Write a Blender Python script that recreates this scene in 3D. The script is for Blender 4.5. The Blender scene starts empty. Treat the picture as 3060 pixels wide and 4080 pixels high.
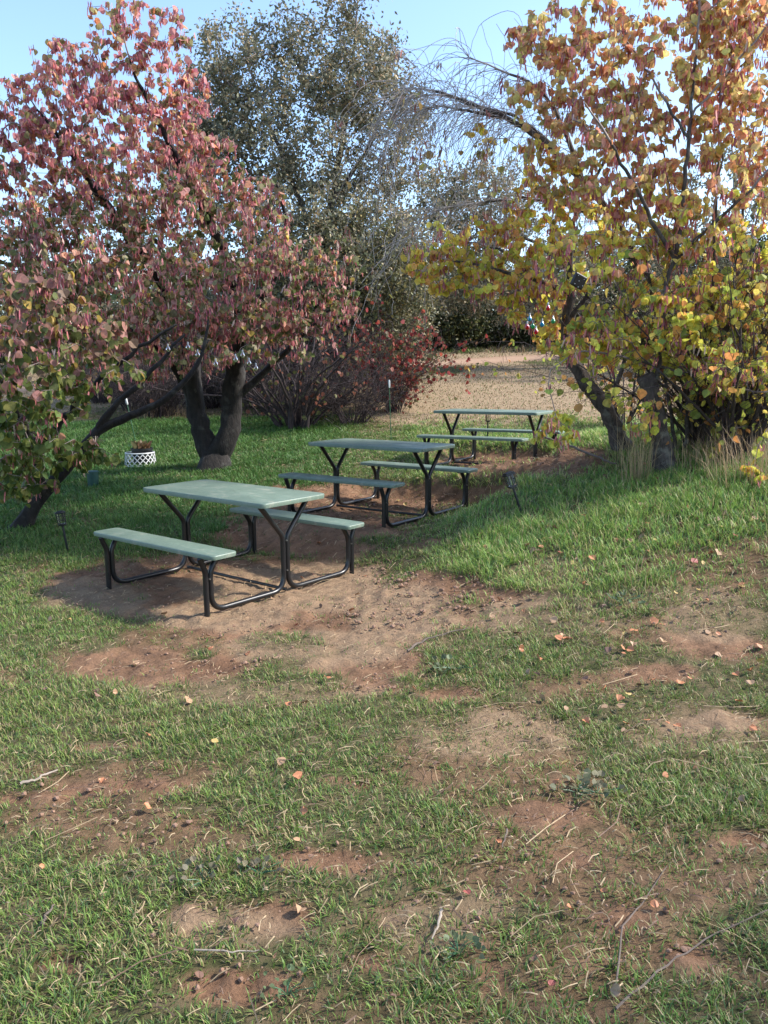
import bpy, math, random
import numpy as np
R = np.random.RandomState(11)
random.seed(11)
D2 = bpy.data
scene = bpy.context.scene
COL = scene.collection

# ------------------------------------------------------------------ camera geometry (solved from the three tables)
FPX, PITCH, ROLL, CAMZ = 3226.8, math.radians(9.701), math.radians(-0.35), 1.65
K = 3060 / 1659.0
cp, sp_, cr, sr = math.cos(PITCH), math.sin(PITCH), math.cos(ROLL), math.sin(ROLL)
CAM = np.array([0, 0, CAMZ])
FW = np.array([0, cp, -sp_]); R0 = np.array([1.0, 0, 0]); U0 = np.array([0, sp_, cp])
RT = cr * R0 + sr * U0; UP = cr * U0 - sr * R0

def P(u, v, Y):
    a = (u * K - 1530) / FPX; b = (v * K - 2040) / FPX
    d = FW + a * RT - b * UP
    return CAM + d * (Y / d[1])
def proj(x, y, z):
    q = np.stack([x, y, z - CAMZ], -1)
    d = q @ FW
    d = np.where(d > .05, d, .05)
    return (FPX * (q @ RT) / d + 1530) / K, (2040 - FPX * (q @ UP) / d) / K

# ------------------------------------------------------------------ numpy noise
def h2(ix, iy, s):
    n = (ix.astype(np.int64) * 374761393 + iy.astype(np.int64) * 668265263 + s * 144665) & 0x7fffffff
    n = ((n ^ (n >> 13)) * 1274126177) & 0x7fffffff
    return ((n ^ (n >> 16)) & 0xffff) / 65535.0
def vn(x, y, s=0):
    ix = np.floor(x); iy = np.floor(y); fx = x - ix; fy = y - iy
    fx = fx * fx * (3 - 2 * fx); fy = fy * fy * (3 - 2 * fy)
    a = h2(ix, iy, s); b = h2(ix + 1, iy, s); c = h2(ix, iy + 1, s); d = h2(ix + 1, iy + 1, s)
    return (a * (1 - fx) + b * fx) * (1 - fy) + (c * (1 - fx) + d * fx) * fy
def fbm(x, y, o=4, s=0):
    t = 0; w = .5; n = 0
    for i in range(o):
        t = t + w * vn(x, y, s + i); n += w; w *= .5
        x = x * 2.03 + 5.1; y = y * 2.03 + 3.7
    return t / n
def sst(a, b, x):
    t = np.clip((x - a) / (b - a), 0, 1); return t * t * (3 - 2 * t)
def softp(x, k): return k * np.logaddexp(0, x / k)

TABLES = [(-1.215, 6.373, .014, -.680), (-.036, 8.438, .207, -.632), (1.444, 10.746, .432, -.536)]

def height0(x, y):
    z = .095 * softp(y - 6.25, .7) - .075 * softp(y - 40, 4)
    z = z + .035 * softp(y - 24, 3) - .035 * softp(y - 40, 3)
    lat = .30 * 3.6 * np.tanh(softp(x - .15, .25) / 3.6) * sst(3.2, 6.8, y) * (1 - .95 * sst(8.8, 13, y))
    z = z + lat + .02 * np.clip(x, -12, 0)
    for (tx, ty, tz, yaw) in TABLES:
        c, s = math.cos(yaw), math.sin(yaw)
        lx = (x - tx) * c + (y - ty) * s; ly = -(x - tx) * s + (y - ty) * c
        d = np.maximum(np.abs(lx) - .85, np.abs(ly) - .83)
        w = 1 - sst(0, .42, d)
        z = z * (1 - w) + (tz - .004) * w
    return z
def height(x, y, fine=True):
    x = np.asarray(x, float); y = np.asarray(y, float)
    z = height0(x, y)
    z = z + .05 * (fbm(x * .55, y * .55, 3, 40) - .5) * sst(.2, 1.2, np.hypot(x + .2, (y - 8.0) * .5)) 
    if fine:
        near = (1 - sst(14, 22, y))
        z = z + near * (.030 * (fbm(x * 3.1, y * 3.1, 3, 50) - .5) + .016 * (fbm(x * 11, y * 11, 3, 60) - .5))
    return z
def gnd(u, v):
    a = (u * K - 1530) / FPX; b = (v * K - 2040) / FPX
    d = FW + a * RT - b * UP
    t = np.geomspace(1.2, 150, 6000)
    p = CAM + d * t[:, None]
    f = p[:, 2] - height(p[:, 0], p[:, 1])
    i = int(np.argmax(f < 0)) if (f < 0).any() else len(t) - 1
    return p[i]

# ------------------------------------------------------------------ ground cover layout (world-fixed; drawn up from the photo)
DIRT = [(470, 1262, 400, 72), (690, 1150, 250, 62), (760, 1335, 320, 85), (330, 1440, 215, 52), (800, 1445, 150, 62),
        (790, 1085, 280, 42), (1010, 1060, 130, 26), (1120, 1003, 190, 34), (1255, 985, 80, 26), (960, 1270, 130, 38),
        (560, 1330, 200, 60), (1180, 1765, 115, 34), (690, 1862, 105, 28), (1570, 1395, 150, 36), (1420, 1455, 90, 22),
        (590, 1985, 110, 50), (250, 1700, 210, 17), (1235, 1852, 60, 20), (70, 1722, 120, 14), (420, 1990, 60, 40),
        (1062, 2115, 34, 44), (1370, 1985, 75, 36), (520, 2130, 170, 50), (1560, 1560, 130, 26), (1100, 1290, 90, 22),
        (980, 1500, 90, 20), (240, 1610, 90, 10), (800, 2080, 60, 30), (1610, 1820, 80, 30), (1480, 2060, 60, 40),
        (300, 1560, 60, 9), (100, 1480, 80, 14), (150, 2080, 80, 24), (760, 1690, 60, 9), (1480, 1650, 60, 10)]
STRAW = [(1080, 1585, 190, 55), (480, 1330, 170, 30), (700, 1400, 200, 45), (1180, 1330, 170, 50), (1560, 1340, 130, 60),
         (640, 1270, 250, 60), (880, 1330, 130, 70), (1530, 1580, 160, 60), (480, 2010, 200, 60), (200, 1290, 120, 40),
         (1180, 1240, 90, 30), (560, 1500, 300, 30), (1450, 1290, 150, 30), (900, 2000, 120, 60), (1020, 1950, 100, 40)]
GRS = [(620, 1385, 100, 20), (432, 1413, 34, 13), (835, 1168, 70, 13), (1010, 1205, 120, 32), (660, 1470, 120, 16), (880, 1470, 40, 12),
       (185, 1380, 90, 30), (150, 1480, 110, 18), (1000, 1380, 90, 26), (60, 1350, 110, 60), (1020, 1040, 80, 10), (300, 1540, 180, 22)]
def ell(u, v, L, n):
    m = np.zeros_like(u)
    for (cx, cy, rx, ry) in L:
        r = np.hypot((u - cx) / rx, (v - cy) / ry)
        m = np.maximum(m, 1 - sst(.75, 1.12, r + (n - .5) * 1.0))
    return m
def masks(x, y):
    z = height(x, y, False)
    u, v = proj(x, y, z)
    n = fbm(x * 2.3, y * 2.3, 4, 7)
    n2 = fbm(x * 6.1, y * 6.1, 3, 17)
    nn = n * .6 + n2 * .4
    dirt = ell(u, v, DIRT, nn); straw = ell(u, v, STRAW, nn); gr = ell(u, v, GRS, nn)
    pat = fbm(x * 1.25 + y * .45, y * 2.1 - x * .4, 4, 27)
    g = .35 + .65 * sst(.34, .52, pat)
    g = np.where((y < 5.6), g, np.maximum(g, .85))
    g = g * (1 - .96 * dirt)
    g = np.maximum(g, gr * .95)
    g = g * (1 - .45 * straw)
    # dry mown field beyond the tables
    fld = sst(13.0, 15.0, y + (n - .5) * 2.2 + .25 * np.clip(x, -6, 1)) * sst(-1.6, .1, x + (n - .5) - .02 * y + .0)
    fld = np.maximum(fld, sst(15.5, 18, y + (n - .5) * 3))
    grn = ell(u, v, [(1180, 778, 70, 13), (960, 800, 50, 9), (990, 758, 60, 6)], nn)
    g = g * (1 - .9 * fld); g = np.maximum(g, grn)
    g = np.clip(g, 0, 1)
    path = np.zeros_like(x)
    pc = 26.5 + .35 * (x - 4); path = (1 - sst(.5, 1.0, np.abs(y - pc)))
    g = g * (1 - path)
    return g, np.clip(np.maximum(straw * .45, fld * .9) * (1 - path), 0, 1), np.clip(path, 0, 1)

# ------------------------------------------------------------------ object helpers
def link(o, parent=None):
    COL.objects.link(o)
    if parent is not None:
        o.parent = parent
    return o
def tag(o, label=None, cat=None, group=None, kind=None):
    if label: o['label'] = label
    if cat: o['category'] = cat
    if group: o['group'] = group
    if kind: o['kind'] = kind
    return o
def empty(name, loc, label, cat, group=None, rot=(0, 0, 0)):
    o = D2.objects.new(name, None); o.location = tuple(float(c) for c in loc); o.rotation_euler = rot
    o.empty_display_size = .1
    link(o); return tag(o, label, cat, group)
def npmesh(name, V, sizes, loops, mat, parent=None, cols=None, smooth=False):
    me = D2.meshes.new(name)
    V = np.asarray(V, np.float32); loops = np.asarray(loops, np.int32).ravel(); sizes = np.asarray(sizes, np.int32)
    me.vertices.add(len(V)); me.vertices.foreach_set('co', V.ravel())
    me.loops.add(len(loops)); me.loops.foreach_set('vertex_index', loops)
    me.polygons.add(len(sizes))
    st = np.concatenate([[0], np.cumsum(sizes)[:-1]]).astype(np.int32)
    me.polygons.foreach_set('loop_start', st)
    try: me.polygons.foreach_set('loop_total', sizes)
    except Exception: pass
    me.polygons.foreach_set('use_smooth', np.full(len(sizes), smooth))
    if cols is not None:
        a = me.color_attributes.new('Col', 'FLOAT_COLOR', 'POINT')
        c = np.ones((len(V), 4), np.float32); c[:, :3] = cols
        a.data.foreach_set('color', c.ravel())
    me.update(calc_edges=True); me.validate()
    if mat: me.materials.append(mat)
    o = D2.objects.new(name, me)
    return link(o, parent)

class MB:
    """collects pieces, builds one mesh"""
    def __init__(s): s.V = []; s.F = []; s.n = 0
    def add(s, V, F):
        s.V.append(np.asarray(V, float)); s.F += [tuple(i + s.n for i in f) for f in F]; s.n += len(V)
    def tube(s, pts, rad, n=8, cap=True):
        pts = np.asarray(pts, float); m = len(pts)
        rad = np.full(m, rad) if np.isscalar(rad) else np.asarray(rad)
        T = np.gradient(pts, axis=0); T /= np.linalg.norm(T, axis=1)[:, None] + 1e-9
        ref = np.array([0, 0, 1.0]) if abs(T[0][2]) < .9 else np.array([1.0, 0, 0])
        N = np.cross(T[0], ref); N /= np.linalg.norm(N)
        a = np.arange(n) * 2 * math.pi / n; V = []
        for i in range(m):
            N = N - T[i] * (N @ T[i]); N /= np.linalg.norm(N) + 1e-9
            B = np.cross(T[i], N)
            V.append(pts[i] + rad[i] * (np.cos(a)[:, None] * N + np.sin(a)[:, None] * B))
        V = np.concatenate(V); F = []
        for i in range(m - 1):
            for j in range(n):
                k = (j + 1) % n
                F.append((i * n + j, i * n + k, (i + 1) * n + k, (i + 1) * n + j))
        if cap: F += [tuple(range(n))[::-1], tuple((m - 1) * n + j for j in range(n))]
        s.add(V, F)
    def box(s, c, d, rot=None):
        c = np.asarray(c, float); d = np.asarray(d, float) / 2
        V = np.array([[x, y, z] for x in (-1, 1) for y in (-1, 1) for z in (-1, 1)]) * d
        if rot is not None: V = V @ np.asarray(rot).T
        s.add(V + c, [(0, 1, 3, 2), (4, 6, 7, 5), (0, 4, 5, 1), (2, 3, 7, 6), (0, 2, 6, 4), (1, 5, 7, 3)])
    def lathe(s, prof, n=16, c=(0, 0, 0), cap=True):
        V = []; F = []; m = len(prof)
        for r, z in prof:
            for j in range(n):
                a = 2 * math.pi * j / n; V.append((c[0] + r * math.cos(a), c[1] + r * math.sin(a), c[2] + z))
        for i in range(m - 1):
            for j in range(n):
                k = (j + 1) % n; F.append((i * n + j, i * n + k, (i + 1) * n + k, (i + 1) * n + j))
        if cap: F += [tuple(range(n))[::-1], tuple((m - 1) * n + j for j in range(n))]
        s.add(V, F)
    def build(s, name, mat, parent=None, smooth=True, loc=None, bevel=0):
        me = D2.meshes.new(name); me.from_pydata(np.concatenate(s.V).tolist(), [], s.F)
        if smooth:
            me.polygons.foreach_set('use_smooth', np.ones(len(me.polygons), bool))
        me.update(); me.materials.append(mat)
        if smooth:
            try: me.set_sharp_from_angle(angle=math.radians(50))
            except Exception: pass
        o = D2.objects.new(name, me); link(o, parent)
        if loc is not None: o.location = tuple(float(q) for q in loc)
        if bevel:
            b = o.modifiers.new('bevel', 'BEVEL'); b.width = bevel; b.segments = 3; b.limit_method = 'ANGLE'
        return o

# ------------------------------------------------------------------ materials
def newmat(name):
    m = D2.materials.new(name); m.use_nodes = True; nt = m.node_tree
    return m, nt, nt.nodes['Principled BSDF']
def nd(nt, t, **kw):
    n = nt.nodes.new(t)
    for k, v in kw.items():
        if k in n.inputs.keys(): n.inputs[k].default_value = v
        else: setattr(n, k, v)
    return n
def noise(nt, scale, detail=4, rough=.6, coord='Object'):
    tc = nd(nt, 'ShaderNodeTexCoord'); n = nd(nt, 'ShaderNodeTexNoise', Scale=scale, Detail=detail, Roughness=rough)
    nt.links.new(tc.outputs[coord], n.inputs['Vector']); return n
def ramp(nt, src, stops):
    r = nd(nt, 'ShaderNodeValToRGB'); e = r.color_ramp.elements
    e[0].position, e[0].color = stops[0][0], (*stops[0][1], 1); e[1].position, e[1].color = stops[-1][0], (*stops[-1][1], 1)
    for p, c in stops[1:-1]:
        q = e.new(p); q.color = (*c, 1)
    nt.links.new(src, r.inputs[0]); return r
def mixc(nt, fac, a, b, mode='MIX'):
    m = nd(nt, 'ShaderNodeMix', data_type='RGBA', blend_type=mode)
    for s, i in ((fac, 0), (a, 6), (b, 7)):
        if isinstance(s, (int, float)): m.inputs[i].default_value = s
        elif isinstance(s, tuple): m.inputs[i].default_value = (*s, 1)
        else: nt.links.new(s, m.inputs[i])
    return m.outputs[2]
def bump(nt, src, b, strength=.4, dist=.01):
    n = nd(nt, 'ShaderNodeBump', Strength=strength, Distance=dist)
    nt.links.new(src, n.inputs['Height']); nt.links.new(n.outputs[0], b.inputs['Normal']); return n

def foliage_mat(name, trans=.35, rough=.55, mul=1.0):
    m, nt, b = newmat(name)
    at = nd(nt, 'ShaderNodeAttribute', attribute_name='Col')
    no = noise(nt, 45, 3)
    rp = ramp(nt, no.outputs['Fac'], [(.3, (.72, .72, .72)), (.7, (1.18, 1.15, 1.1))])
    c = mixc(nt, 1.0, at.outputs['Color'], rp.outputs[0], 'MULTIPLY')
    nt.links.new(c, b.inputs['Base Color']); b.inputs['Roughness'].default_value = rough
    b.inputs['Specular IOR Level'].default_value = .3
    tr = nd(nt, 'ShaderNodeBsdfTranslucent'); nt.links.new(c, tr.inputs[0])
    mx = nd(nt, 'ShaderNodeMixShader'); mx.inputs[0].default_value = trans
    nt.links.new(b.outputs[0], mx.inputs[1]); nt.links.new(tr.outputs[0], mx.inputs[2])
    nt.links.new(mx.outputs[0], nt.nodes['Material Output'].inputs['Surface'])
    return m
def bark_mat(name, c1, c2, c3, scale=30):
    m, nt, b = newmat(name)
    tc = nd(nt, 'ShaderNodeTexCoord'); mp = nd(nt, 'ShaderNodeMapping'); mp.inputs['Scale'].default_value = (1, 1, .35)
    nt.links.new(tc.outputs['Object'], mp.inputs[0])
    n = nd(nt, 'ShaderNodeTexNoise', Scale=scale, Detail=6, Roughness=.7); nt.links.new(mp.outputs[0], n.inputs[0])
    n2 = noise(nt, 7, 4)
    a = ramp(nt, n.outputs['Fac'], [(.35, c1), (.62, c2)]).outputs[0]
    l = ramp(nt, n2.outputs['Fac'], [(.56, (0, 0, 0)), (.66, (1, 1, 1))]).outputs[0]
    nt.links.new(mixc(nt, l, a, c3), b.inputs['Base Color']); b.inputs['Roughness'].default_value = .9
    bump(nt, n.outputs['Fac'], b, .9, .02); return m
def plain(name, c, rough=.5, metal=0, var=.15, scale=20, bmp=0):
    m, nt, b = newmat(name)
    n = noise(nt, scale, 4)
    lo = tuple(x * (1 - var) for x in c); hi = tuple(min(1, x * (1 + var)) for x in c)
    nt.links.new(ramp(nt, n.outputs['Fac'], [(.3, lo), (.7, hi)]).outputs[0], b.inputs['Base Color'])
    b.inputs['Roughness'].default_value = rough; b.inputs['Metallic'].default_value = metal
    if bmp: bump(nt, n.outputs['Fac'], b, bmp, .003)
    return m

LEAF = foliage_mat('autumn_leaf', .5, .5)
OAKL = foliage_mat('small_leaf', .25, .5)
POD = foliage_mat('seed_pod', .25, .5)
BLADE = foliage_mat('grass_blade', .3, .45)
DRYB = foliage_mat('straw', .25, .6)
BARK = bark_mat('grey_bark', (.035, .027, .024), (.11, .088, .075), (.16, .15, .125))
DARKBARK = bark_mat('dark_bark', (.006, .005, .0045), (.024, .019, .016), (.045, .042, .036), 22)
TWIG = plain('twig_bark', (.24, .19, .17), .8, var=.4, scale=9)
PALETWIG = plain('bare_twig_bark', (.38, .33, .30), .8, var=.45, scale=6)
BUSHTWIG = plain('shrub_twig_bark', (.048, .033, .032), .85, var=.4, scale=5)  # bark darkened to carry the shade inside the thickets

# ---- ground material
def ground_mat():
    m, nt, b = newmat('soil_and_thatch')
    at = nd(nt, 'ShaderNodeAttribute', attribute_name='Col')
    sep = nd(nt, 'ShaderNodeSeparateColor'); nt.links.new(at.outputs['Color'], sep.inputs[0])
    tc = nd(nt, 'ShaderNodeTexCoord')
    def N(s, d=6, r=.65):
        n = nd(nt, 'ShaderNodeTexNoise', Scale=s, Detail=d, Roughness=r); nt.links.new(tc.outputs['Object'], n.inputs[0]); return n.outputs['Fac']
    big = N(1.6, 5); mid = N(9, 8, .72); fin = N(70, 5, .7)
    dirt = mixc(nt, ramp(nt, big, [(.35, (0, 0, 0)), (.65, (1, 1, 1))]).outputs[0], (.150, .084, .050), (.232, .138, .084))
    dirt = mixc(nt, 1.0, dirt, ramp(nt, mid, [(.3, (.62, .60, .58)), (.5, (.98, .98, .98)), (.72, (1.25, 1.22, 1.2))]).outputs[0], 'MULTIPLY')
    dirt = mixc(nt, 1.0, dirt, ramp(nt, fin, [(.32, (.7, .68, .66)), (.68, (1.22, 1.2, 1.18))]).outputs[0], 'MULTIPLY')
    thatch = mixc(nt, ramp(nt, mid, [(.4, (0, 0, 0)), (.6, (1, 1, 1))]).outputs[0], (.055, .060, .022), (.13, .10, .055))
    straw = mixc(nt, ramp(nt, fin, [(.35, (0, 0, 0)), (.62, (1, 1, 1))]).outputs[0], (.25, .18, .112), (.36, .27, .17))
    c = mixc(nt, sep.outputs[1], dirt, straw)
    c = mixc(nt, sep.outputs[0], c, thatch)
    c = mixc(nt, sep.outputs[2], c, (.36, .24, .165))
    nt.links.new(c, b.inputs['Base Color']); b.inputs['Roughness'].default_value = .95
    b.inputs['Specular IOR Level'].default_value = .14
    b1 = nd(nt, 'ShaderNodeBump', Strength=1.0, Distance=.02); nt.links.new(mid, b1.inputs['Height'])
    b2 = nd(nt, 'ShaderNodeBump', Strength=1.0, Distance=.006); nt.links.new(fin, b2.inputs['Height'])
    nt.links.new(b1.outputs[0], b2.inputs['Normal']); nt.links.new(b2.outputs[0], b.inputs['Normal'])
    return m

def axis(lo, hi, step, far_lo, far_hi, g=1.12):
    a = list(np.arange(lo, hi, step)); s = step; x = hi
    while x < far_hi: a.append(x); s *= g; x += s
    a.append(far_hi); s = step; x = lo - step; b = []
    while x > far_lo: b.append(x); s *= g; x -= s
    b.append(far_lo); return np.array(b[::-1] + a)
def build_ground():
    xs = axis(-5.5, 5.5, .026, -400, 400, 1.09); ys = axis(1.3, 13.5, .026, -120, 700, 1.035)
    X, Y = np.meshgrid(xs, ys); nx, ny = len(xs), len(ys)
    x = X.ravel(); y = Y.ravel()
    z = height(x, y); g, s, p = masks(x, y)
    # clods and lumps in bare soil
    bare = (1 - g) * (1 - sst(13, 15, y))
    lump = fbm(x * 7, y * 7, 3, 90); z = z + bare * (.05 * np.abs(lump - .5) * 2 - .018) + bare * .016 * (fbm(x * 19, y * 19, 3, 95) - .5)
    V = np.stack([x, y, z], 1)
    i = np.arange(ny - 1)[:, None] * nx + np.arange(nx - 1)[None]
    F = np.stack([i, i + 1, i + nx + 1, i + nx], -1).reshape(-1, 4)
    cols = np.stack([g, s, p], 1)
    o = npmesh('ground', V, np.full(len(F), 4), F, ground_mat(), cols=cols, smooth=True)
    tag(o, kind='structure')
build_ground()

# ------------------------------------------------------------------ grass
def blades(name, x, y, h, w, lean, az, cols, mat, z=None, seg=True):
    n = len(x)
    if z is None: z = height(x, y) - .006
    wx, wy = np.cos(az + math.pi / 2) * w / 2, np.sin(az + math.pi / 2) * w / 2
    lx, ly = np.cos(az) * lean * h, np.sin(az) * lean * h
    V = np.empty((n, 5, 3)); up = np.sqrt(np.clip(1 - (lean * .9) ** 2, .03, 1)) * h
    V[:, 0] = np.stack([x - wx, y - wy, z], 1); V[:, 1] = np.stack([x + wx, y + wy, z], 1)
    mx, my, mz = x + lx * .32, y + ly * .32, z + up * .62
    V[:, 2] = np.stack([mx + wx * .8, my + wy * .8, mz], 1); V[:, 3] = np.stack([mx - wx * .8, my - wy * .8, mz], 1)
    V[:, 4] = np.stack([x + lx, y + ly, z + up], 1)
    b = np.arange(n)[:, None] * 5
    L = np.concatenate([b + [0, 1, 2, 3], b + [3, 2, 4]], 1)
    sizes = np.tile([4, 3], n)
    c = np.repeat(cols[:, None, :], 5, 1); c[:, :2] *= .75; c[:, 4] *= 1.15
    return npmesh(name, V.reshape(-1, 3), sizes, L, mat, cols=c.reshape(-1, 3))

def sample_xy(n, y0, y1, power=1.3):
    """points over the visible wedge (and a margin round it), density falling with distance"""
    yy = np.linspace(y0, y1, 400); d = (1.0 * yy + 2.0) * np.minimum(1, (2.5 / yy) ** power)
    c = np.cumsum(d); c /= c[-1]
    y = np.interp(R.rand(n), c, yy); x = (R.rand(n) * 2 - 1) * (.52 * y + 1.0)
    return x, y

def build_grass():
    xs, ys, hs, ws, ls, azs, cs = [], [], [], [], [], [], []
    nt_ = 120000
    tx, ty = sample_xy(nt_, 1.1, 15.5, .95)
    g, s, p = masks(tx, ty)
    g = np.where((tx < -1.2) & (ty > 6.8), np.minimum(1, g * 1.4), g)
    vig = fbm(tx * 2.2, ty * 2.2, 3, 71)
    keep = R.rand(nt_) < np.clip(g * (np.where(ty < 5, .22, .35) + 1.2 * vig), 0, 1)
    tx, ty, g, s, vig = tx[keep], ty[keep], g[keep], s[keep], vig[keep]
    k = R.randint(4, 11, len(tx))
    idx = np.repeat(np.arange(len(tx)), k); n = len(idx)
    rad = .012 + .018 * R.rand(n)
    a = R.rand(n) * 6.283
    x = tx[idx] + np.cos(a) * rad * (1 + ty[idx] * .12); y = ty[idx] + np.sin(a) * rad * (1 + ty[idx] * .12)
    tall = .030 + .045 * vig[idx] + .062 * sst(4.4, 6.0, y) * sst(.0, 1.0, x) + .035 * sst(6.5, 8, y) * sst(0, -1.5, x)
    tall = tall * (.55 + .45 * g[idx])
    h = tall * (.4 + .8 * R.rand(n)) * .92
    w = np.maximum(.0032 + .0018 * R.rand(n), y * .00085)
    lean = .35 + .7 * R.rand(n) ** .8
    az = a + (R.rand(n) - .5) * 1.6
    hue = fbm(x * .8, y * .8, 3, 33)
    base = np.array([.125, .235, .048]); yel = np.array([.27, .33, .085]); blu = np.array([.075, .15, .05]); dry = np.array([.38, .31, .16])
    t = R.rand(n)[:, None] * .55 + (hue[:, None] - .35) * .6
    c = base * (1 - np.clip(t, 0, 1)) + yel * np.clip(t, 0, 1)
    m = (R.rand(n) < .25)[:, None]; c = np.where(m, blu, c)
    q = (R.rand(n) < (.14 + .12 * (y < 5) + .30 * s[idx]))[:, None]; c = np.where(q, dry * (.7 + .5 * R.rand(n)[:, None]), c)
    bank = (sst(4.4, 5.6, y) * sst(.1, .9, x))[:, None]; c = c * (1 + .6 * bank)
    lush_shade = (sst(6.5, 8, y) * sst(.2, -1.2, x))[:, None]; c = c * (1 - .75 * lush_shade) + (np.array([.05, .15, .022]) + .03 * R.rand(n)[:, None]) * .75 * lush_shade * (.8 + .4 * R.rand(n)[:, None])  # left lawn: lusher green, with tree shade also mixed into the blade colour
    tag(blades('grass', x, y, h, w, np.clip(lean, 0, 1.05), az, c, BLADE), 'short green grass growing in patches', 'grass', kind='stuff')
build_grass()

def build_field_grass():
    n = 130000
    yy = 12 + 24 * R.rand(n) ** 1.4; x = (R.rand(n) * 2 - 1) * (.52 * yy + 1)
    g, s, p = masks(x, yy)
    keep = R.rand(n) < np.clip(s * .8 + g * .6, 0, 1); x, yy, g = x[keep], yy[keep], g[keep]; n = len(x)
    strip = (yy > 28.5)
    h = .02 + .045 * R.rand(n) + .34 * strip * (R.rand(n) + .2) * (fbm(x * .5, yy * .5, 2, 3) + .1)
    w = yy * .00095
    c = np.array([.42, .31, .19]) * (.5 + .7 * R.rand(n)[:, None]) * np.ones((n, 3))
    gm = (R.rand(n) < g * .9 + .16)[:, None]; c = np.where(gm, np.array([.13, .19, .05]) * (.8 + .4 * R.rand(n)[:, None]), c)
    tag(blades('dry_grass', x, yy, h, w, .3 + .75 * R.rand(n), R.rand(n) * 6.283, c, DRYB), 'dry tan grass covering the far mown field', 'dry grass', kind='stuff')
build_field_grass()

def build_straw():
    n = 30000
    x, y = sample_xy(n, 1.2, 13, 1.1); g, s, p = masks(x, y)
    keep = R.rand(n) < np.clip(.30 + .65 * s + .10 * (1 - g), 0, 1)
    x, y = x[keep], y[keep]; n = len(x)
    L = (.015 + .05 * R.rand(n) ** 2.2) * (1 + .04 * y); w = np.maximum(.0018 + .0018 * R.rand(n), y * .00055)
    long_ = R.rand(n) < .02; L = np.where(long_, .12 + .16 * R.rand(n), L)
    az = R.normal(.4, 1.0, n); dx, dy = np.cos(az) * L / 2, np.sin(az) * L / 2
    px, py = -np.sin(az) * w / 2, np.cos(az) * w / 2
    lift = .004 + .022 * R.rand(n) * R.rand(n) + .012 * g[keep]
    z1 = height(x - dx, y - dy) + lift; z2 = height(x + dx, y + dy) + lift + .01 * R.rand(n); zm = (z1 + z2) / 2 + .004
    V = np.empty((n, 6, 3)); bend = (R.rand(n) - .5) * L * .25
    for i, (sx, zz, o) in enumerate(((-1, z1, 0), (0, zm, 1), (1, z2, 0))):
        cx = x + sx * dx + o * -np.sin(az) * bend; cy = y + sx * dy + o * np.cos(az) * bend
        V[:, i * 2] = np.stack([cx + px, cy + py, zz + w * .4], 1); V[:, i * 2 + 1] = np.stack([cx - px, cy - py, zz], 1)
    b = np.arange(n)[:, None] * 6; F = np.concatenate([b + [0, 1, 3, 2], b + [2, 3, 5, 4]], 1)
    c = np.array([.46, .36, .23]) * (.45 + .75 * R.rand(n)[:, None]) * np.array([1, .97, .93])
    br = (R.rand(n) < .35)[:, None]; c = np.where(br, np.array([.19, .12, .085]) * (.6 + .8 * R.rand(n)[:, None]), c)
    tag(npmesh('straw', V.reshape(-1, 3), np.full(2 * n, 4), F, DRYB, cols=np.repeat(c, 6, 0)), 'dry straw and stalk litter strewn over the soil', 'straw', kind='stuff')
build_straw()

def build_clods():
    n = 34000
    x, y = sample_xy(n, 1.2, 13, .7); g, s, p = masks(x, y)
    cl = fbm(x * 3, y * 3, 2, 81)
    uu, vv = proj(x, y, height(x, y, False)); rub = ell(uu, vv, [(950, 1275, 130, 34), (840, 1230, 60, 30), (1010, 1300, 90, 20), (560, 1450, 60, 25), (820, 1330, 120, 30), (1240, 1000, 90, 20), (1000, 1085, 90, 18)], cl)
    keep = R.rand(n) < np.clip((1 - g) * (sst(.42, .6, cl) * .8 + 3 * rub), 0, 1); x, y, rub = x[keep], y[keep], rub[keep]; n = len(x)
    t = (1 + 5 ** .5) / 2
    ico = np.array([(-1, t, 0), (1, t, 0), (-1, -t, 0), (1, -t, 0), (0, -1, t), (0, 1, t), (0, -1, -t), (0, 1, -t), (t, 0, -1), (t, 0, 1), (-t, 0, -1), (-t, 0, 1)]) / 1.9
    fi = np.array([(0, 11, 5), (0, 5, 1), (0, 1, 7), (0, 7, 10), (0, 10, 11), (1, 5, 9), (5, 11, 4), (11, 10, 2), (10, 7, 6), (7, 1, 8), (3, 9, 4), (3, 4, 2), (3, 2, 6), (3, 6, 8), (3, 8, 9), (4, 9, 5), (2, 4, 11), (6, 2, 10), (8, 6, 7), (9, 8, 1)])
    r = .0025 + .009 * R.rand(n) ** 3 + rub * .012 * R.rand(n) ** 2.2
    V = ico[None] * r[:, None, None] * (.65 + .7 * R.rand(n, 12, 1)) * np.array([1, 1, .75])
    V += np.stack([x, y, height(x, y) + r * .3 + .004], 1)[:, None]
    F = (np.arange(n)[:, None, None] * 12 + fi[None]).reshape(-1, 3)
    c = np.array([.24, .14, .09]) * (.7 + .6 * R.rand(n)[:, None])
    tag(npmesh('soil_clods', V.reshape(-1, 3), np.full(len(F), 3), F, plain('soil_clod', (.23, .135, .088), .95, var=.3, scale=40, bmp=.5)), 'small crumbled clods of brown soil', 'soil', kind='stuff')
build_clods()

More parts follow.
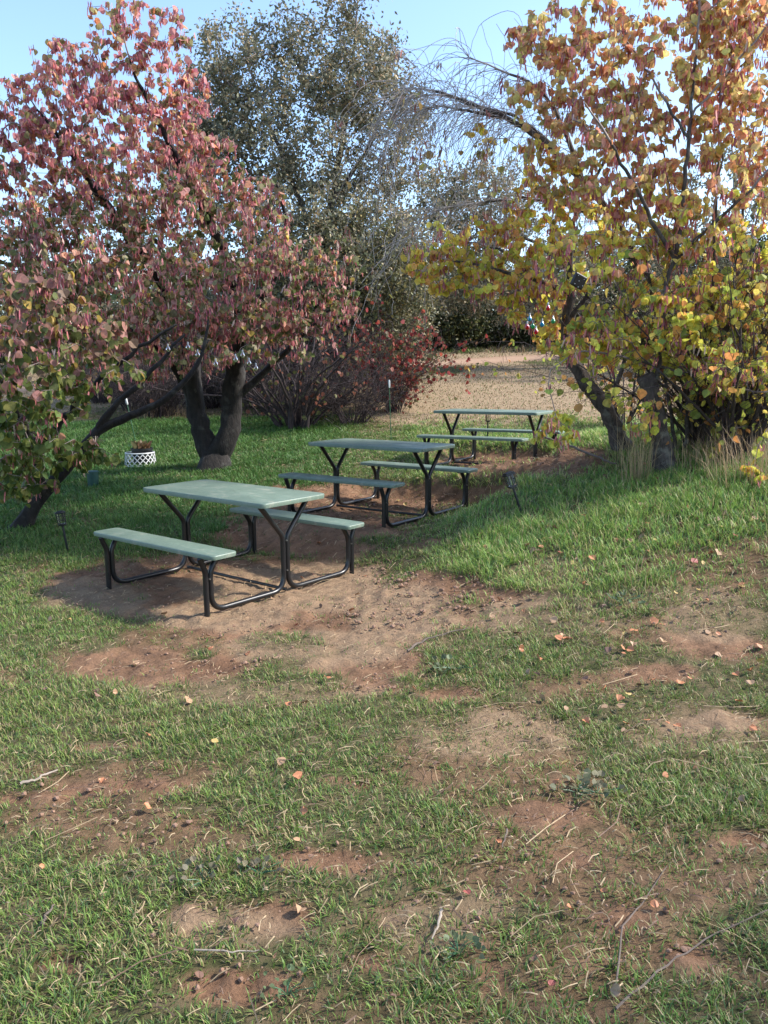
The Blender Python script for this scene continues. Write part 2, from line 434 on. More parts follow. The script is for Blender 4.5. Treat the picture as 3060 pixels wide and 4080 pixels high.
# ------------------------------------------------------------------ leaf templates
def heart_leaf():
    pts = []
    for t in (0.10, .22, .36, .52, .70, .86): # half rim from notch to tip
        a = t * math.pi
        r = 1.0 + .10 * math.sin(a * 1.0)
        pts.append((math.sin(a) * .52 * r * (1.02 if t < .6 else .93), .42 - .50 * math.cos(a) * (1 if t > .3 else 1.04)))
    half = [(0, .02)] + pts + [(0, 1.03)]
    V = []
    mid = half[0], half[-1]
    for x, y in half: V.append((x, y, abs(x) * .22 - .10 * (y - .5) ** 2))
    Rg = list(range(len(half)))
    Lf = [0] + [len(half) + i for i in range(len(pts))] + [len(half) - 1]
    for x, y in pts: V.append((-x, y, abs(x) * .22 - .10 * (y - .5) ** 2))
    return np.array(V), [Rg, Lf[::-1]]
HL_V, HL_F = heart_leaf()
DIA_V = np.array([(0, 0, 0), (.26, .35, .06), (.16, .75, .02), (0, 1, -.06), (-.16, .75, .02), (-.26, .35, .06)]); DIA_F = [list(range(6))]
POD_V = np.array([(0, 0, 0), (.07, .12, .01), (.095, .45, .02), (.06, .86, 0), (0, 1, -.02), (-.06, .86, 0), (-.095, .45, -.02), (-.07, .12, -.01)]); POD_F = [list(range(8))]

def scatter(name, tv, tf, pos, size, ydir, ndir, cols, mat, parent):
    """template copies: y axis along ydir, normal ~ ndir"""
    n = len(pos); Yd = ydir / (np.linalg.norm(ydir, axis=1)[:, None] + 1e-9)
    Z = ndir - (ndir * Yd).sum(1)[:, None] * Yd; Z /= np.linalg.norm(Z, axis=1)[:, None] + 1e-9
    X = np.cross(Yd, Z)
    curl = (R.rand(n) * 3.2 - .5)[:, None]
    sx = (.85 + .3 * R.rand(n))[:, None]
    V = tv[None, :, 0, None] * X[:, None] * sx[:, None] + tv[None, :, 1, None] * Yd[:, None] + (tv[None, :, 2, None] * curl[:, None]) * Z[:, None]
    V = V * size[:, None, None] + pos[:, None]
    m = len(tv); b = np.arange(n)[:, None] * m
    L = np.concatenate([b + np.array(f) for f in tf], 1); sizes = np.tile([len(f) for f in tf], n)
    return npmesh(name, V.reshape(-1, 3), sizes, L, mat, parent, cols=np.repeat(cols, m, 0))

def pick(pal, n, w=None):
    pal = np.array(pal, float)
    w = np.ones(len(pal)) if w is None else np.array(w, float); w /= w.sum()
    c = pal[R.choice(len(pal), n, p=w)]
    return c * (.75 + .5 * R.rand(n, 1)) * (1 + .12 * (R.rand(n, 3) - .5))

# ------------------------------------------------------------------ branching
class Skel:
    def __init__(s): s.p = []; s.par = []; s.fix = []; s.dir = []; s.leafy = []
    def add(s, p, par, fix=None, leafy=0):
        p = np.asarray(p, float); s.p.append(p); s.par.append(par); s.fix.append(fix); s.leafy.append(leafy)
        d = p - s.p[par] if par >= 0 else np.array([0, 0, 1.0]); s.dir.append(d / (np.linalg.norm(d) + 1e-9)); return len(s.p) - 1
    def limb(s, pts, start=-1, wob=.018, step=.09):
        """pts: list of (xyz, r); smooth polyline; returns last node"""
        P_ = np.array([q[0] for q in pts]); r = np.array([q[1] for q in pts])
        n = len(P_)
        # catmull-rom
        out = []; ro = []
        for i in range(n - 1):
            p0 = P_[max(i - 1, 0)]; p1 = P_[i]; p2 = P_[i + 1]; p3 = P_[min(i + 2, n - 1)]
            k = max(2, int(np.linalg.norm(p2 - p1) / step))
            for j in range(k):
                t = j / k
                out.append(.5 * ((2 * p1) + (-p0 + p2) * t + (2 * p0 - 5 * p1 + 4 * p2 - p3) * t * t + (-p0 + 3 * p1 - 3 * p2 + p3) * t ** 3)); ro.append(r[i] * (1 - t) + r[i + 1] * t)
        out.append(P_[-1]); ro.append(r[-1])
        cur = start
        for i, (q, rr) in enumerate(zip(out, ro)):
            if i == 0 and start >= 0: continue
            w = wob * (0 if i == 0 else 1)
            cur = s.add(q + R.normal(0, w, 3) * min(1, .3 + rr * 8), cur, rr)
        return cur
    def nearest(s, q):
        return int(np.argmin(np.linalg.norm(np.array(s.p) - q, axis=1)))
    def attach(s, pts, seg=.13, sag=.0, leafy_len=.45):
        pts = np.array(pts)
        if len(pts) == 0: return
        Pn = np.array(s.p); d0 = np.array([np.min(np.linalg.norm(Pn - q, axis=1)) for q in pts])
        arr = np.empty((len(s.p) + len(pts) * 14 + 2000, 3)); m = len(s.p); arr[:m] = Pn
        for i in np.argsort(d0):
            q = pts[i]; dv = q - arr[:m]; dd = np.linalg.norm(dv, axis=1)
            up = dv[:, 2] / (dd + 1e-6)
            cost = dd * (1.15 - .25 * up)
            j = int(np.argmin(cost)); L = dd[j]
            if L < .04: continue
            k = max(2, int(L / seg)); a = s.p[j]
            c1 = a + s.dir[j] * L * .35 + np.array([0, 0, .12 * L]) + R.normal(0, .06 * L, 3)
            c2 = q + (a - q) * .3 + R.normal(0, .07 * L, 3) + np.array([0, 0, .12 * L])
            cur = j
            for t in np.linspace(0, 1, k + 1)[1:]:
                w = a * (1 - t) ** 3 + 3 * c1 * t * (1 - t) ** 2 + 3 * c2 * t * t * (1 - t) + q * t ** 3
                cur = s.add(w, cur, None, 1 if (1 - t) * L < leafy_len else 0)
                if m >= len(arr): arr = np.concatenate([arr, np.empty_like(arr)])
                arr[m] = w; m += 1
    def radii(s, tip=.0022, ex=2.3):
        n = len(s.p); a = np.zeros(n); kids = np.zeros(n, int)
        for i in range(n):
            if s.par[i] >= 0: kids[s.par[i]] += 1
        for i in range(n - 1, -1, -1):
            if kids[i] == 0: a[i] = tip ** ex
            r = a[i] + (.00025 ** ex) 
            if s.par[i] >= 0: a[s.par[i]] += r
        r = a ** (1 / ex)
        for i in range(n):
            if s.fix[i] is not None: r[i] = s.fix[i]
            if s.par[i] >= 0: r[i] = min(r[i], r[s.par[i]])
        return r, kids
    def mesh(s, trunk_name, mat, twig_name, twig_mat, parent, tip=.0022, split=.012, sides=(12, 5)):
        r, kids = s.radii(tip); n = len(s.p); Pn = np.array(s.p); par = np.array(s.par)
        main = np.full(n, -1)
        for i in range(n):
            q = par[i]
            if q >= 0 and (main[q] < 0 or r[i] > r[main[q]]): main[q] = i
        for which in (0, 1):
            Vs, Ls, Sz, cnt = [], [], [], 0
            for i in range(n):
                if par[i] >= 0 and main[par[i]] == i and not (which and r[i] < split <= r[par[i]]): 
                    continue
                ch = [i]; 
                while main[ch[-1]] >= 0:
                    nx = main[ch[-1]]
                    ch.append(nx)
                if which == 0:
                    c2 = [c for c in ch if r[c] >= split]
                    if len(c2) and len(c2) < len(ch): c2.append(ch[len(c2)])
                else:
                    c2 = [c for c in ch if r[c] < split]
                    if len(c2) < len(ch) and len(c2): pass
                if not c2: continue
                if c2[0] == ch[0] and par[ch[0]] >= 0: c2 = [par[ch[0]]] + c2; r0 = r[c2[1]]
                else: r0 = r[c2[0]]
                if len(c2) < 2: continue
                pts = Pn[c2]; rad = r[c2].copy(); rad[0] = r0 if par[i] >= 0 else rad[0]
                if par[i] < 0 and which == 0 and c2[0] == i:
                    L = np.cumsum(np.r_[0, np.linalg.norm(np.diff(pts, axis=0), axis=1)]); rad = rad * (1 + .55 * np.exp(-L / .12))
                sd = sides[0] if rad.max() > .03 else (7 if rad.max() > .012 else sides[1])
                T = np.gradient(pts, axis=0); T /= np.linalg.norm(T, axis=1)[:, None] + 1e-9
                N = np.cross(T[0], [.3, .5, .81]); N /= np.linalg.norm(N) + 1e-9
                ang = np.arange(sd) * 2 * math.pi / sd; V = []
                ph = R.rand() * 6
                for k in range(len(pts)):
                    N = N - T[k] * (N @ T[k]); N /= np.linalg.norm(N) + 1e-9; B = np.cross(T[k], N)
                    rr = rad[k] * (1 + (.12 * np.sin(ang * 3 + ph + k * .23) + .07 * np.sin(ang * 5 - k * .5) + .12 * R.rand(sd)) * (rad[k] > .03))
                    V.append(pts[k] + (rr * np.cos(ang))[:, None] * N + (rr * np.sin(ang))[:, None] * B)
                a = np.arange(sd); b = (a + 1) % sd
                F = np.concatenate([np.stack([k * sd + a, k * sd + b, (k + 1) * sd + b, (k + 1) * sd + a], 1) for k in range(len(pts) - 1)])
                Vs.append(np.concatenate(V)); Ls.append((F + cnt).ravel()); Sz += [4] * len(F)
                if rad[-1] > .008: Ls.append(cnt + (len(pts) - 1) * sd + a); Sz.append(sd)
                cnt += len(pts) * sd
            if Vs:
                npmesh((trunk_name, twig_name)[which], np.concatenate(Vs), Sz, np.concatenate(Ls), (mat, twig_mat)[which], parent, smooth=True)
        return r

def blob_pts(blobs, mul=1.0):
    out = []; tags = []
    for bi, (u, v, Y, ru, rv, rY, n) in enumerate(blobs):
        k = 0; n = int(n * mul)
        while k < n:
            q = R.rand(3) * 2 - 1
            d = np.linalg.norm(q)
            if d > 1 or R.rand() > .35 + .65 * d: continue
            out.append(P(u + q[0] * ru, v + q[1] * rv, Y + q[2] * rY)); tags.append(bi); k += 1
    return out
def limbV(s, pts, start=-1, **kw):
    return s.limb([(P(u, v, Y), r) for (u, v, Y, r) in pts], start, **kw)

def leaves_on(s, parent, per, size, pal_fn, pod_p=.3, pod_pal=None, leaf_name='foliage', pod_name='seed_pods', droop=1.0, tv=HL_V, tf=HL_F, mat=LEAF, pod_size=.075):
    idx = [i for i in range(len(s.p)) if s.leafy[i]]
    Pn = np.array(s.p)
    pos = []; 
    for i in idx:
        k = R.poisson(per)
        for _ in range(k):
            j = s.par[i]; t = R.rand(); pos.append(Pn[i] * t + Pn[j] * (1 - t))
    pos = np.array(pos); n = len(pos)
    off = R.normal(0, 1, (n, 3)); off /= np.linalg.norm(off, axis=1)[:, None]; off[:, 2] = -np.abs(off[:, 2]) * .7
    pos = pos + off * .03 * (size / .07)
    yd = np.stack([R.normal(0, .55, n), R.normal(0, .55, n), -droop + R.normal(0, .45, n)], 1)
    nd_ = np.stack([R.normal(0, 1, n), R.normal(-.35, 1, n), R.normal(.5, .6, n)], 1)
    sz = size * (.38 + .78 * R.rand(n) ** .9)
    cc = pal_fn(pos) * (.72 + .66 * fbm(pos[:, 0] * 2.1 + pos[:, 1], pos[:, 2] * 2.3 + pos[:, 1] * .7, 3, 5))[:, None] * np.array([1, 1, 1])
    scatter(leaf_name, tv, tf, pos, sz, yd, nd_, np.clip(cc, 0, .88), mat, parent)
    if pod_p > 0:
        pp = []
        for i in idx:
            if R.rand() < pod_p:
                c = Pn[i]
                for _ in range(R.randint(3, 9)): pp.append(c + R.normal(0, .022, 3) - [0, 0, .01])
        pp = np.array(pp); n = len(pp)
        yd = np.stack([R.normal(0, .22, n), R.normal(0, .22, n), -np.ones(n)], 1); nd_ = R.normal(0, 1, (n, 3)); nd_[:, 2] *= .2
        scatter(pod_name, POD_V, POD_F, pp, pod_size * (.7 + .5 * R.rand(n)), yd, nd_, pick(pod_pal, n), POD, parent)

def G(u, v, dz=-.06):
    p = gnd(u, v).copy(); p[2] += dz; return p

# ------------------------------------------------------------------ trees
PODS_R = [(.62, .20, .20), (.46, .14, .17), (.70, .28, .25), (.36, .12, .16), (.56, .42, .33)]
def right_tree():
    b = G(1440, 1015); Y = b[1]
    t = empty('redbud_tree', b, 'yellow and orange leaved tree with a cut leaning stub trunk at right', 'tree', 'autumn trees around the picnic tables')
    s = Skel()
    b2 = b.copy()
    n0 = s.limb([(b, .088), (P(1425, 935, Y), .080), (P(1406, 865, Y), .074), (P(1393, 812, Y), .070)], wob=.006)
    st = s.nearest(P(1408, 850, Y))
    m = limbV(s, [(1408, 850, Y, 0.0340), (1424, 790, Y, 0.0224), (1434, 690, Y, 0.0204), (1440, 610, Y, 0.0197), (1458, 561, Y, 0.0190)], st, wob=.008)
    limbV(s, [(1458, 561, Y, 0.0204), (1422, 500, Y - .1, 0.0184), (1375, 410, Y - .2, 0.0163), (1340, 350, Y - .3, 0.0136), (1300, 280, Y - .4, 0.0102), (1260, 225, Y - .5, 0.0061)], m)
    a = limbV(s, [(1458, 561, Y, 0.0204), (1475, 450, Y, 0.0190), (1484, 340, Y, 0.0177), (1487, 300, Y, 0.0163), (1497, 190, Y, 0.0136), (1508, 60, Y, 0.0109), (1520, -90, Y, 0.0082)], m)
    limbV(s, [(1487, 300, Y, 0.0136), (1440, 225, Y + .1, 0.0116), (1400, 160, Y + .2, 0.0088), (1340, 70, Y + .3, 0.0061)], s.nearest(P(1487, 300, Y)))
    limbV(s, [(1458, 561, Y, 0.0204), (1530, 495, Y - .1, 0.0150), (1600, 430, Y - .2, 0.0122), (1680, 350, Y - .3, 0.0082)], m)
    limbV(s, [(1490, 250, Y, 0.0122), (1550, 190, Y - .1, 0.0102), (1610, 110, Y - .2, 0.0082), (1690, 20, Y - .2, 0.0054)], s.nearest(P(1492, 245, Y)))
    limbV(s, [(1424, 790, Y, 0.0170), (1500, 812, Y - .15, 0.0122), (1580, 838, Y - .3, 0.0095), (1680, 850, Y - .5, 0.0061)], s.nearest(P(1424, 790, Y)))
    limbV(s, [(1424, 790, Y, 0.0136), (1340, 770, Y - .1, 0.0109), (1260, 758, Y - .2, 0.0075), (1190, 800, Y - .3, 0.0041)], s.nearest(P(1424, 790, Y)))
    for (u0, v0, u1, v1, u2, v2, r0) in ((1478, 985, 1500, 700, 1560, 330, .02), (1510, 992, 1560, 720, 1640, 450, .018), (1462, 990, 1400, 640, 1360, 420, .018), (1545, 990, 1590, 650, 1600, 250, .02), (1495, 990, 1470, 650, 1420, 250, .016), (1570, 995, 1650, 700, 1700, 500, .016), (1420, 985, 1345, 700, 1310, 520, .015), (1530, 985, 1530, 600, 1560, 120, .018)):
        q0 = P(u0, v0, Y + .5); q0[2] = float(height(q0[0], q0[1])) - .03
        s.limb([(q0, r0), (P(u1 + 10, v1, Y + .5), r0 * .8), (P(u2, v2, Y + .4), r0 * .4)], -1, wob=.014)
    Y += .55
    blobs = [(1400, 130, Y, 260, 200, .7, 105), (1620, 150, Y - .2, 150, 260, .7, 95), (1310, 330, Y - .2, 180, 150, .7, 70), (1560, 470, Y - .2, 160, 170, .7, 72), (1190, 160, Y, 110, 150, .5, 22),
             (1270, 560, Y - .5, 130, 70, .5, 26), (1450, 690, Y - .4, 200, 100, .6, 70), (1590, 790, Y - .6, 120, 70, .5, 30), (1290, 740, Y - .5, 110, 60, .4, 28), (1420, 470, Y, 100, 130, .6, 32),
             (1430, -160, Y, 260, 130, 1, 40), (1760, 350, Y, 110, 400, .8, 50), (1395, 905, Y - .8, 35, 55, .25, 4), (1200, 930, Y - .9, 50, 45, .25, 6), (1600, 640, Y - .2, 120, 60, .5, 28), (1620, 1030, Y - 1.5, 45, 35, .2, 5), (1600, 30, Y, 120, 90, .6, 34), (1300, -170, Y + .9, 230, 110, .7, 55), (1480, -230, Y + .9, 220, 120, .7, 45), (1180, -110, Y + 1.3, 130, 70, .6, 14), (1200, 60, Y, 100, 70, .5, 16)]  # set-back blobs above the view are added to shade the left lawn
    Y -= .55
    s.attach(blob_pts(blobs, 3.0), leafy_len=.5)
    s.mesh('trunk', BARK, 'twigs', TWIG, t0(t), tip=.0019)
    def pal(p):
        u, v = proj(p[:, 0], p[:, 1], p[:, 2]); n = len(p)
        up = pick([(.74, .58, .24), (.78, .50, .22), (.74, .34, .18), (.62, .54, .20), (.66, .32, .24), (.60, .56, .18)], n, [3, 2.6, 2, 1.8, 1.6, 1])
        lo = pick([(.82, .76, .13), (.62, .66, .12), (.86, .66, .14), (.82, .44, .12), (.44, .50, .11), (.26, .34, .08)], n, [3, 2.6, 2.6, 1.4, 1.4, .6])
        w = (R.rand(n) < sst(330, 650, v))[:, None]
        return np.where(w, lo, up)
    leaves_on(s, t, 3.2, .064, pal, .38, PODS_R, pod_size=.085)
def t0(t):  # tree parts are built in world space: bring them under the root
    return t
_orig_link = link
def link(o, parent=None):
    COL.objects.link(o)
    if parent is not None:
        o.parent = parent
        if o.type == 'MESH' and parent.get('category') and WORLD_PARTS[0]:
            bpy.context.view_layer.update()
            o.matrix_parent_inverse = parent.matrix_world.inverted()
    return o
WORLD_PARTS = [True]
right_tree()

def leaning_tree():
    b = G(1352, 972); Y = b[1]
    t = empty('redbud_tree', b, 'dark trunk leaning left with a long leafy arm reaching over the far table', 'tree', 'autumn trees around the picnic tables')
    s = Skel()
    m = s.limb([(b, .085), (P(1318, 902, Y), .075), (P(1265, 826, Y), .066), (P(1228, 762, Y), .055), (P(1222, 700, Y), .045), (P(1232, 640, Y), .036)], wob=.008)
    limbV(s, [(1232, 640, Y, .03), (1232, 560, Y, .026), (1240, 480, Y, .022), (1290, 380, Y, .016), (1330, 260, Y, .01)], m)
    limbV(s, [(1222, 690, Y, .03), (1262, 650, Y, .024), (1290, 590, Y, .02), (1330, 500, Y, .014)], s.nearest(P(1222, 700, Y)))
    limbV(s, [(1232, 640, Y, .028), (1150, 600, Y - .1, .020), (1060, 580, Y - .2, .015), (960, 560, Y - .2, .010), (880, 545, Y - .2, .006)], m)
    limbV(s, [(1150, 600, Y, .02), (1080, 540, Y, .012), (990, 520, Y + .1, .008)], s.nearest(P(1150, 600, Y)))
    limbV(s, [(1300, 880, Y, .03), (1345, 800, Y + .1, .022), (1360, 700, Y + .2, .018), (1370, 560, Y + .3, .012)], s.nearest(P(1310, 890, Y)))
    blobs = [(960, 570, Y - .2, 100, 60, .35, 40), (1080, 580, Y - .2, 110, 75, .4, 44), (1160, 650, Y - .2, 80, 60, .4, 26), (1010, 500, Y, 110, 40, .4, 12), (1150, 480, Y, 80, 80, .4, 22), (1180, 350, Y, 70, 90, .4, 16),
             (1260, 480, Y, 80, 100, .5, 20), (1060, 300, Y + .3, 70, 50, .3, 4), (1200, 720, Y, 60, 40, .3, 12)]
    s.attach(blob_pts(blobs, 2.6), leafy_len=.42)
    s.mesh('trunk', BARK, 'twigs', TWIG, t, tip=.0019)
    def pal(p):
        n = len(p); return pick([(.84, .72, .13), (.86, .60, .13), (.82, .42, .13), (.66, .66, .12), (.44, .48, .10)], n, [3, 2.6, 1.6, 2, .7])
    leaves_on(s, t, 2.4, .066, pal, .32, PODS_R, pod_size=.08)
leaning_tree()

def weeping_tree():
    b = G(1500, 985); Y = b[1] + 1.0
    b = np.array([*P(1500, 960, Y)[:2], 0]); b[2] = float(height(b[0], b[1])) - .05
    t = empty('weeping_tree', b, 'mostly bare tree whose grey limbs arch left against the sky and trail down', 'tree', 'autumn trees around the picnic tables')
    s = Skel()
    m = s.limb([(b, .06), (P(1480, 800, Y), .05), (P(1420, 640, Y), .042), (P(1330, 480, Y), .036), (P(1240, 370, Y), .032), (P(1150, 288, Y), .028), (P(1080, 248, Y), .022), (P(1010, 222, Y), .018), (P(940, 196, Y), .011), (P(895, 190, Y), .007)], wob=.01)
    j = s.nearest(P(1200, 330, Y)); limbV(s, [(1200, 330, Y, .022), (1130, 262, Y + .2, .015), (1050, 232, Y + .2, .011), (960, 205, Y + .2, .007), (880, 215, Y + .2, .004)], j)
    j = s.nearest(P(1100, 258, Y)); limbV(s, [(1100, 258, Y, .016), (1010, 240, Y - .2, .012), (930, 232, Y - .2, .008), (860, 260, Y - .2, .005), (830, 330, Y - .2, .003)], j)
    j = s.nearest(P(1260, 390, Y)); limbV(s, [(1260, 390, Y, .03), (1210, 260, Y, .022), (1160, 190, Y, .016), (1080, 150, Y, .010), (1010, 120, Y, .005)], j)
    j = s.nearest(P(1400, 600, Y)); limbV(s, [(1400, 600, Y, .03), (1280, 470, Y + .2, .022), (1150, 430, Y + .2, .016), (1030, 440, Y + .2, .011), (930, 460, Y + .2, .007), (880, 520, Y + .2, .004)], j)
    # trailing twigs: curve out and fall
    starts = [i for i in range(len(s.p)) if s.fix[i] is not None and s.fix[i] < .028]
    for k in range(620):
        i = starts[R.randint(len(starts))]; q = s.p[i].copy()
        d = s.dir[i] * .5 + R.normal(0, .55, 3) + np.array([-.25, 0, .1]); d /= np.linalg.norm(d)
        L = .25 + .95 * R.rand() ** 1.4; nst = int(L / .07) + 2; cur = i
        for h in range(nst):
            d = d + np.array([0, 0, -.16]) + R.normal(0, .17, 3); d /= np.linalg.norm(d); q = q + d * .07
            cur = s.add(q, cur, None, 1 if h > nst * .75 and R.rand() < .15 else 0)
    blobs = [(1060, 420, Y + .3, 160, 70, .5, 30), (980, 330, Y, 90, 50, .3, 8)]
    s.attach(blob_pts(blobs), leafy_len=.3)
    s.mesh('trunk', BARK, 'bare_twigs', PALETWIG, t, tip=.0025)
    leaves_on(s, t, .22, .07, lambda p: pick([(.34, .32, .10), (.42, .28, .10)], len(p)), .22, [(.40, .30, .22), (.33, .22, .17), (.36, .13, .11)])
weeping_tree()

PODS_L = [(.56, .17, .19), (.40, .12, .15), (.66, .25, .24), (.30, .10, .14), (.54, .42, .35)]
def left_trees():
    b = G(462, 1012); Y = b[1]
    t = empty('redbud_tree', b, 'pink and olive leaved tree with dark twin trunk behind the nearest table', 'tree', 'autumn trees around the picnic tables')
    s = Skel()
    F0 = Y - 1.2
    m = s.limb([(b + np.array([.02, 0, 0]), .20), (P(462, 985, Y), .17), (P(440, 945, Y), .125), (P(424, 880, Y), .115), (P(414, 800, Y - .1), .11), (P(404, 730, Y - .2), .10), (P(350, 610, Y - .6), .07), (P(250, 470, Y - 1.1), .05), (P(130, 300, Y - 1.5), .022), (P(60, 210, Y - 1.7), .004)], wob=.012)
    j = s.nearest(P(462, 985, Y))
    m2 = limbV(s, [(466, 985, Y, .16), (494, 940, Y, .135), (500, 870, Y, .13), (512, 790, Y - .05, .125), (524, 720, Y - .2, .10), (500, 600, Y - .6, .07), (440, 450, Y - 1.0, .05), (350, 280, Y - 1.2, .028), (280, 130, Y - 1.3, .011), (262, 40, Y - 1.3, .003)], j, wob=.012)
    limbV(s, [(503, 860, Y, .07), (560, 815, Y, .045), (620, 758, Y - .1, .035), (700, 680, Y - .2, .022), (760, 640, Y - .2, .012)], s.nearest(P(503, 860, Y)))
    limbV(s, [(420, 870, Y, .06), (385, 810, Y - .1, .045), (335, 745, Y - .3, .03), (240, 690, Y - .6, .02)], s.nearest(P(420, 870, Y)))
    limbV(s, [(524, 720, Y - .2, .07), (590, 600, Y - .4, .045), (620, 500, Y - .6, .03), (600, 400, Y - .7, .015)], s.nearest(P(522, 725, Y - .2)))
    blobs = [(250, 330, Y - 1.5, 210, 170, .9, 110), (60, 420, Y - 1.6, 160, 170, .9, 80), (240, 130, Y - 1.4, 130, 90, .5, 26), (440, 500, Y - 1.3, 200, 130, .9, 95), (300, 620, Y - 1.8, 300, 90, .7, 105),
             (600, 600, Y - 1.2, 130, 100, .6, 44), (710, 655, Y - .8, 80, 60, .4, 22), (560, 430, Y - 1, 70, 60, .5, 16), (-150, 350, Y - 1.4, 130, 250, .9, 50), (110, 560, Y - 1.9, 160, 110, .7, 60), (520, 690, Y - 1.3, 180, 40, .5, 30), (300, 480, Y - .6, 300, 160, .6, 60), (330, 700, Y - 1.2, 260, 45, .6, 40), (680, 560, Y - 1, 110, 60, .5, 16), (170, 240, Y - 1.4, 160, 110, .7, 46), (330, 60, Y - 1.2, 90, 70, .4, 9), (30, 270, Y - 1.3, 90, 50, .4, 14), (420, 760, Y - 1.5, 180, 35, .5, 18), (600, 740, Y - 1.0, 140, 45, .4, 16), (400, 380, Y - 1.0, 120, 110, .5, 26), (150, 730, Y - 1.0, 180, 60, .6, 26), (200, 620, Y - .4, 260, 120, .6, 50), (130, 130, Y - 1.5, 100, 70, .5, 13), (385, 150, Y - 1.3, 55, 90, .4, 10), (20, 200, Y - 1.5, 60, 50, .4, 6), (400, 260, Y - 1.2, 60, 90, .5, 14), (330, 770, Y - .6, 200, 50, .5, 22), (290, 20, Y - 1.3, 110, 50, .4, 7), (420, 180, Y - 1.2, 60, 100, .4, 6), (480, 360, Y - 1.2, 60, 60, .4, 9), (560, 690, Y - .9, 160, 50, .5, 20), (400, 740, Y - .3, 220, 40, .4, 14)]
    s.attach(blob_pts(blobs, 3.4), leafy_len=.5)
    s.mesh('trunk', DARKBARK, 'twigs', TWIG, t, tip=.0019)
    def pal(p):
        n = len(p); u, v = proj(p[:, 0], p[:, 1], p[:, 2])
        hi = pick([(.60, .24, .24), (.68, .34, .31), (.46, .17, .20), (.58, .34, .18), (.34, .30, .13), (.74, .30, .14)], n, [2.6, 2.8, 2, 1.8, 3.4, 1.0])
        lo = pick([(.60, .32, .28), (.32, .29, .15), (.19, .21, .08), (.64, .31, .20), (.56, .42, .10), (.13, .17, .06)], n, [2.6, 3.2, 3.0, 1.2, .7, 2.4])  # lower crown: more olive leaves, its shade also put into the darker tones
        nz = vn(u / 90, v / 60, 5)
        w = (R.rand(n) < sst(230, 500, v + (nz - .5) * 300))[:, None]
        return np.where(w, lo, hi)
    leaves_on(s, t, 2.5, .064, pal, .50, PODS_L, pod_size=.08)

    b = G(40, 1140); Y = b[1]
    t = empty('redbud_tree', b, 'green leaved tree whose slender trunk slants up from the left edge', 'tree', 'autumn trees around the picnic tables')
    s = Skel()
    m = s.limb([(b, .085), (P(88, 1075, Y), .062), (P(147, 1010, Y), .052), (P(196, 948, Y), .047), (P(225, 922, Y), .040), (P(281, 899, Y), .034), (P(359, 860, Y), .030), (P(415, 804, Y), .026), (P(440, 750, Y), .018), (P(450, 690, Y), .01)], wob=.007)
    limbV(s, [(205, 935, Y, .035), (245, 879, Y, .030), (294, 837, Y, .026), (345, 780, Y, .02), (400, 720, Y, .012)], s.nearest(P(205, 938, Y)))
    limbV(s, [(88, 1075, Y, .05), (84, 980, Y - .3, .042), (131, 912, Y - .3, .035), (205, 830, Y - .4, .028), (300, 755, Y - .5, .018), (380, 700, Y - .5, .01)], s.nearest(P(88, 1075, Y)))
    limbV(s, [(84, 980, Y - .3, .04), (20, 850, Y - .5, .03), (-40, 700, Y - .7, .02)], s.nearest(P(84, 985, Y - .3)))
    blobs = [(60, 660, Y - 1.2, 150, 90, .5, 44), (70, 790, Y - 1.3, 120, 80, .5, 34), (40, 900, Y - 1.2, 90, 80, .5, 22), (190, 720, Y - 1, 110, 60, .5, 20), (190, 975, Y - .7, 80, 35, .4, 14), (60, 960, Y - .9, 110, 70, .5, 14), (230, 800, Y - .9, 90, 60, .4, 12), (40, 1050, Y - .6, 60, 40, .4, 10),
             (60, 1020, Y - .9, 80, 50, .4, 18), (130, 860, Y - .8, 80, 50, .4, 8), (-140, 800, Y - 1, 100, 250, .6, 30)]
    s.attach(blob_pts(blobs, 2.8), leafy_len=.42)
    s.mesh('trunk', DARKBARK, 'twigs', TWIG, t, tip=.0019)
    def pal(p):
        n = len(p); u, v = proj(p[:, 0], p[:, 1], p[:, 2])
        hi = pick([(.40, .20, .17), (.26, .18, .12), (.17, .19, .07), (.48, .34, .09)], n, [2.4, 2, 2.4, .7])
        lo = pick([(.10, .15, .04), (.16, .20, .05), (.24, .25, .06), (.36, .20, .12)], n, [3, 3, 1.2, .6])
        w = (R.rand(n) < sst(700, 900, v))[:, None]; return np.where(w, lo, hi)
    leaves_on(s, t, 2.5, .074, pal, .12, PODS_L)
left_trees()

def shade_tree(x, y, label, rad, z0, z1, n):  # trees out of view, added so their shadows fall on the foreground
    b = np.array([x, y, float(height(x, y)) - .05]); t = empty('redbud_tree', b, label, 'tree', 'autumn trees around the picnic tables')
    s = Skel(); s.limb([(b, .13), (b + [.05, 0, 1.2], .10), (b + [-.1, .1, 2.4], .08), (b + [.1, .1, z1 * .7], .04), (b + [.1, 0, z1 * .92], .01)])
    for k in range(6):
        a = k * 1.05 + R.rand(); j = s.nearest(b + [0, 0, 1.3 + .25 * k]); q = s.p[j]
        s.limb([(q, .05), (q + np.array([math.cos(a) * rad * .4, math.sin(a) * rad * .4, .9]), .035), (q + np.array([math.cos(a) * rad * .8, math.sin(a) * rad * .8, 1.7]), .015)], j)
    pts = []
    while len(pts) < n:
        q = R.rand(3) * 2 - 1
        if np.linalg.norm(q) < 1: pts.append(b + [q[0] * rad, q[1] * rad, (z0 + z1) / 2 + q[2] * (z1 - z0) / 2])
    s.attach(pts, leafy_len=.6); s.mesh('trunk', BARK, 'twigs', TWIG, t)
    leaves_on(s, t, 1.5, .085, lambda p: pick([(.50, .46, .08), (.60, .38, .10), (.34, .38, .08), (.5, .24, .1)], len(p)), .2, PODS_R)
shade_tree(5.8, .6, 'yellow leaved tree out of view at right, added to shade the foreground grass', 2.3, 1.9, 6.2, 420)
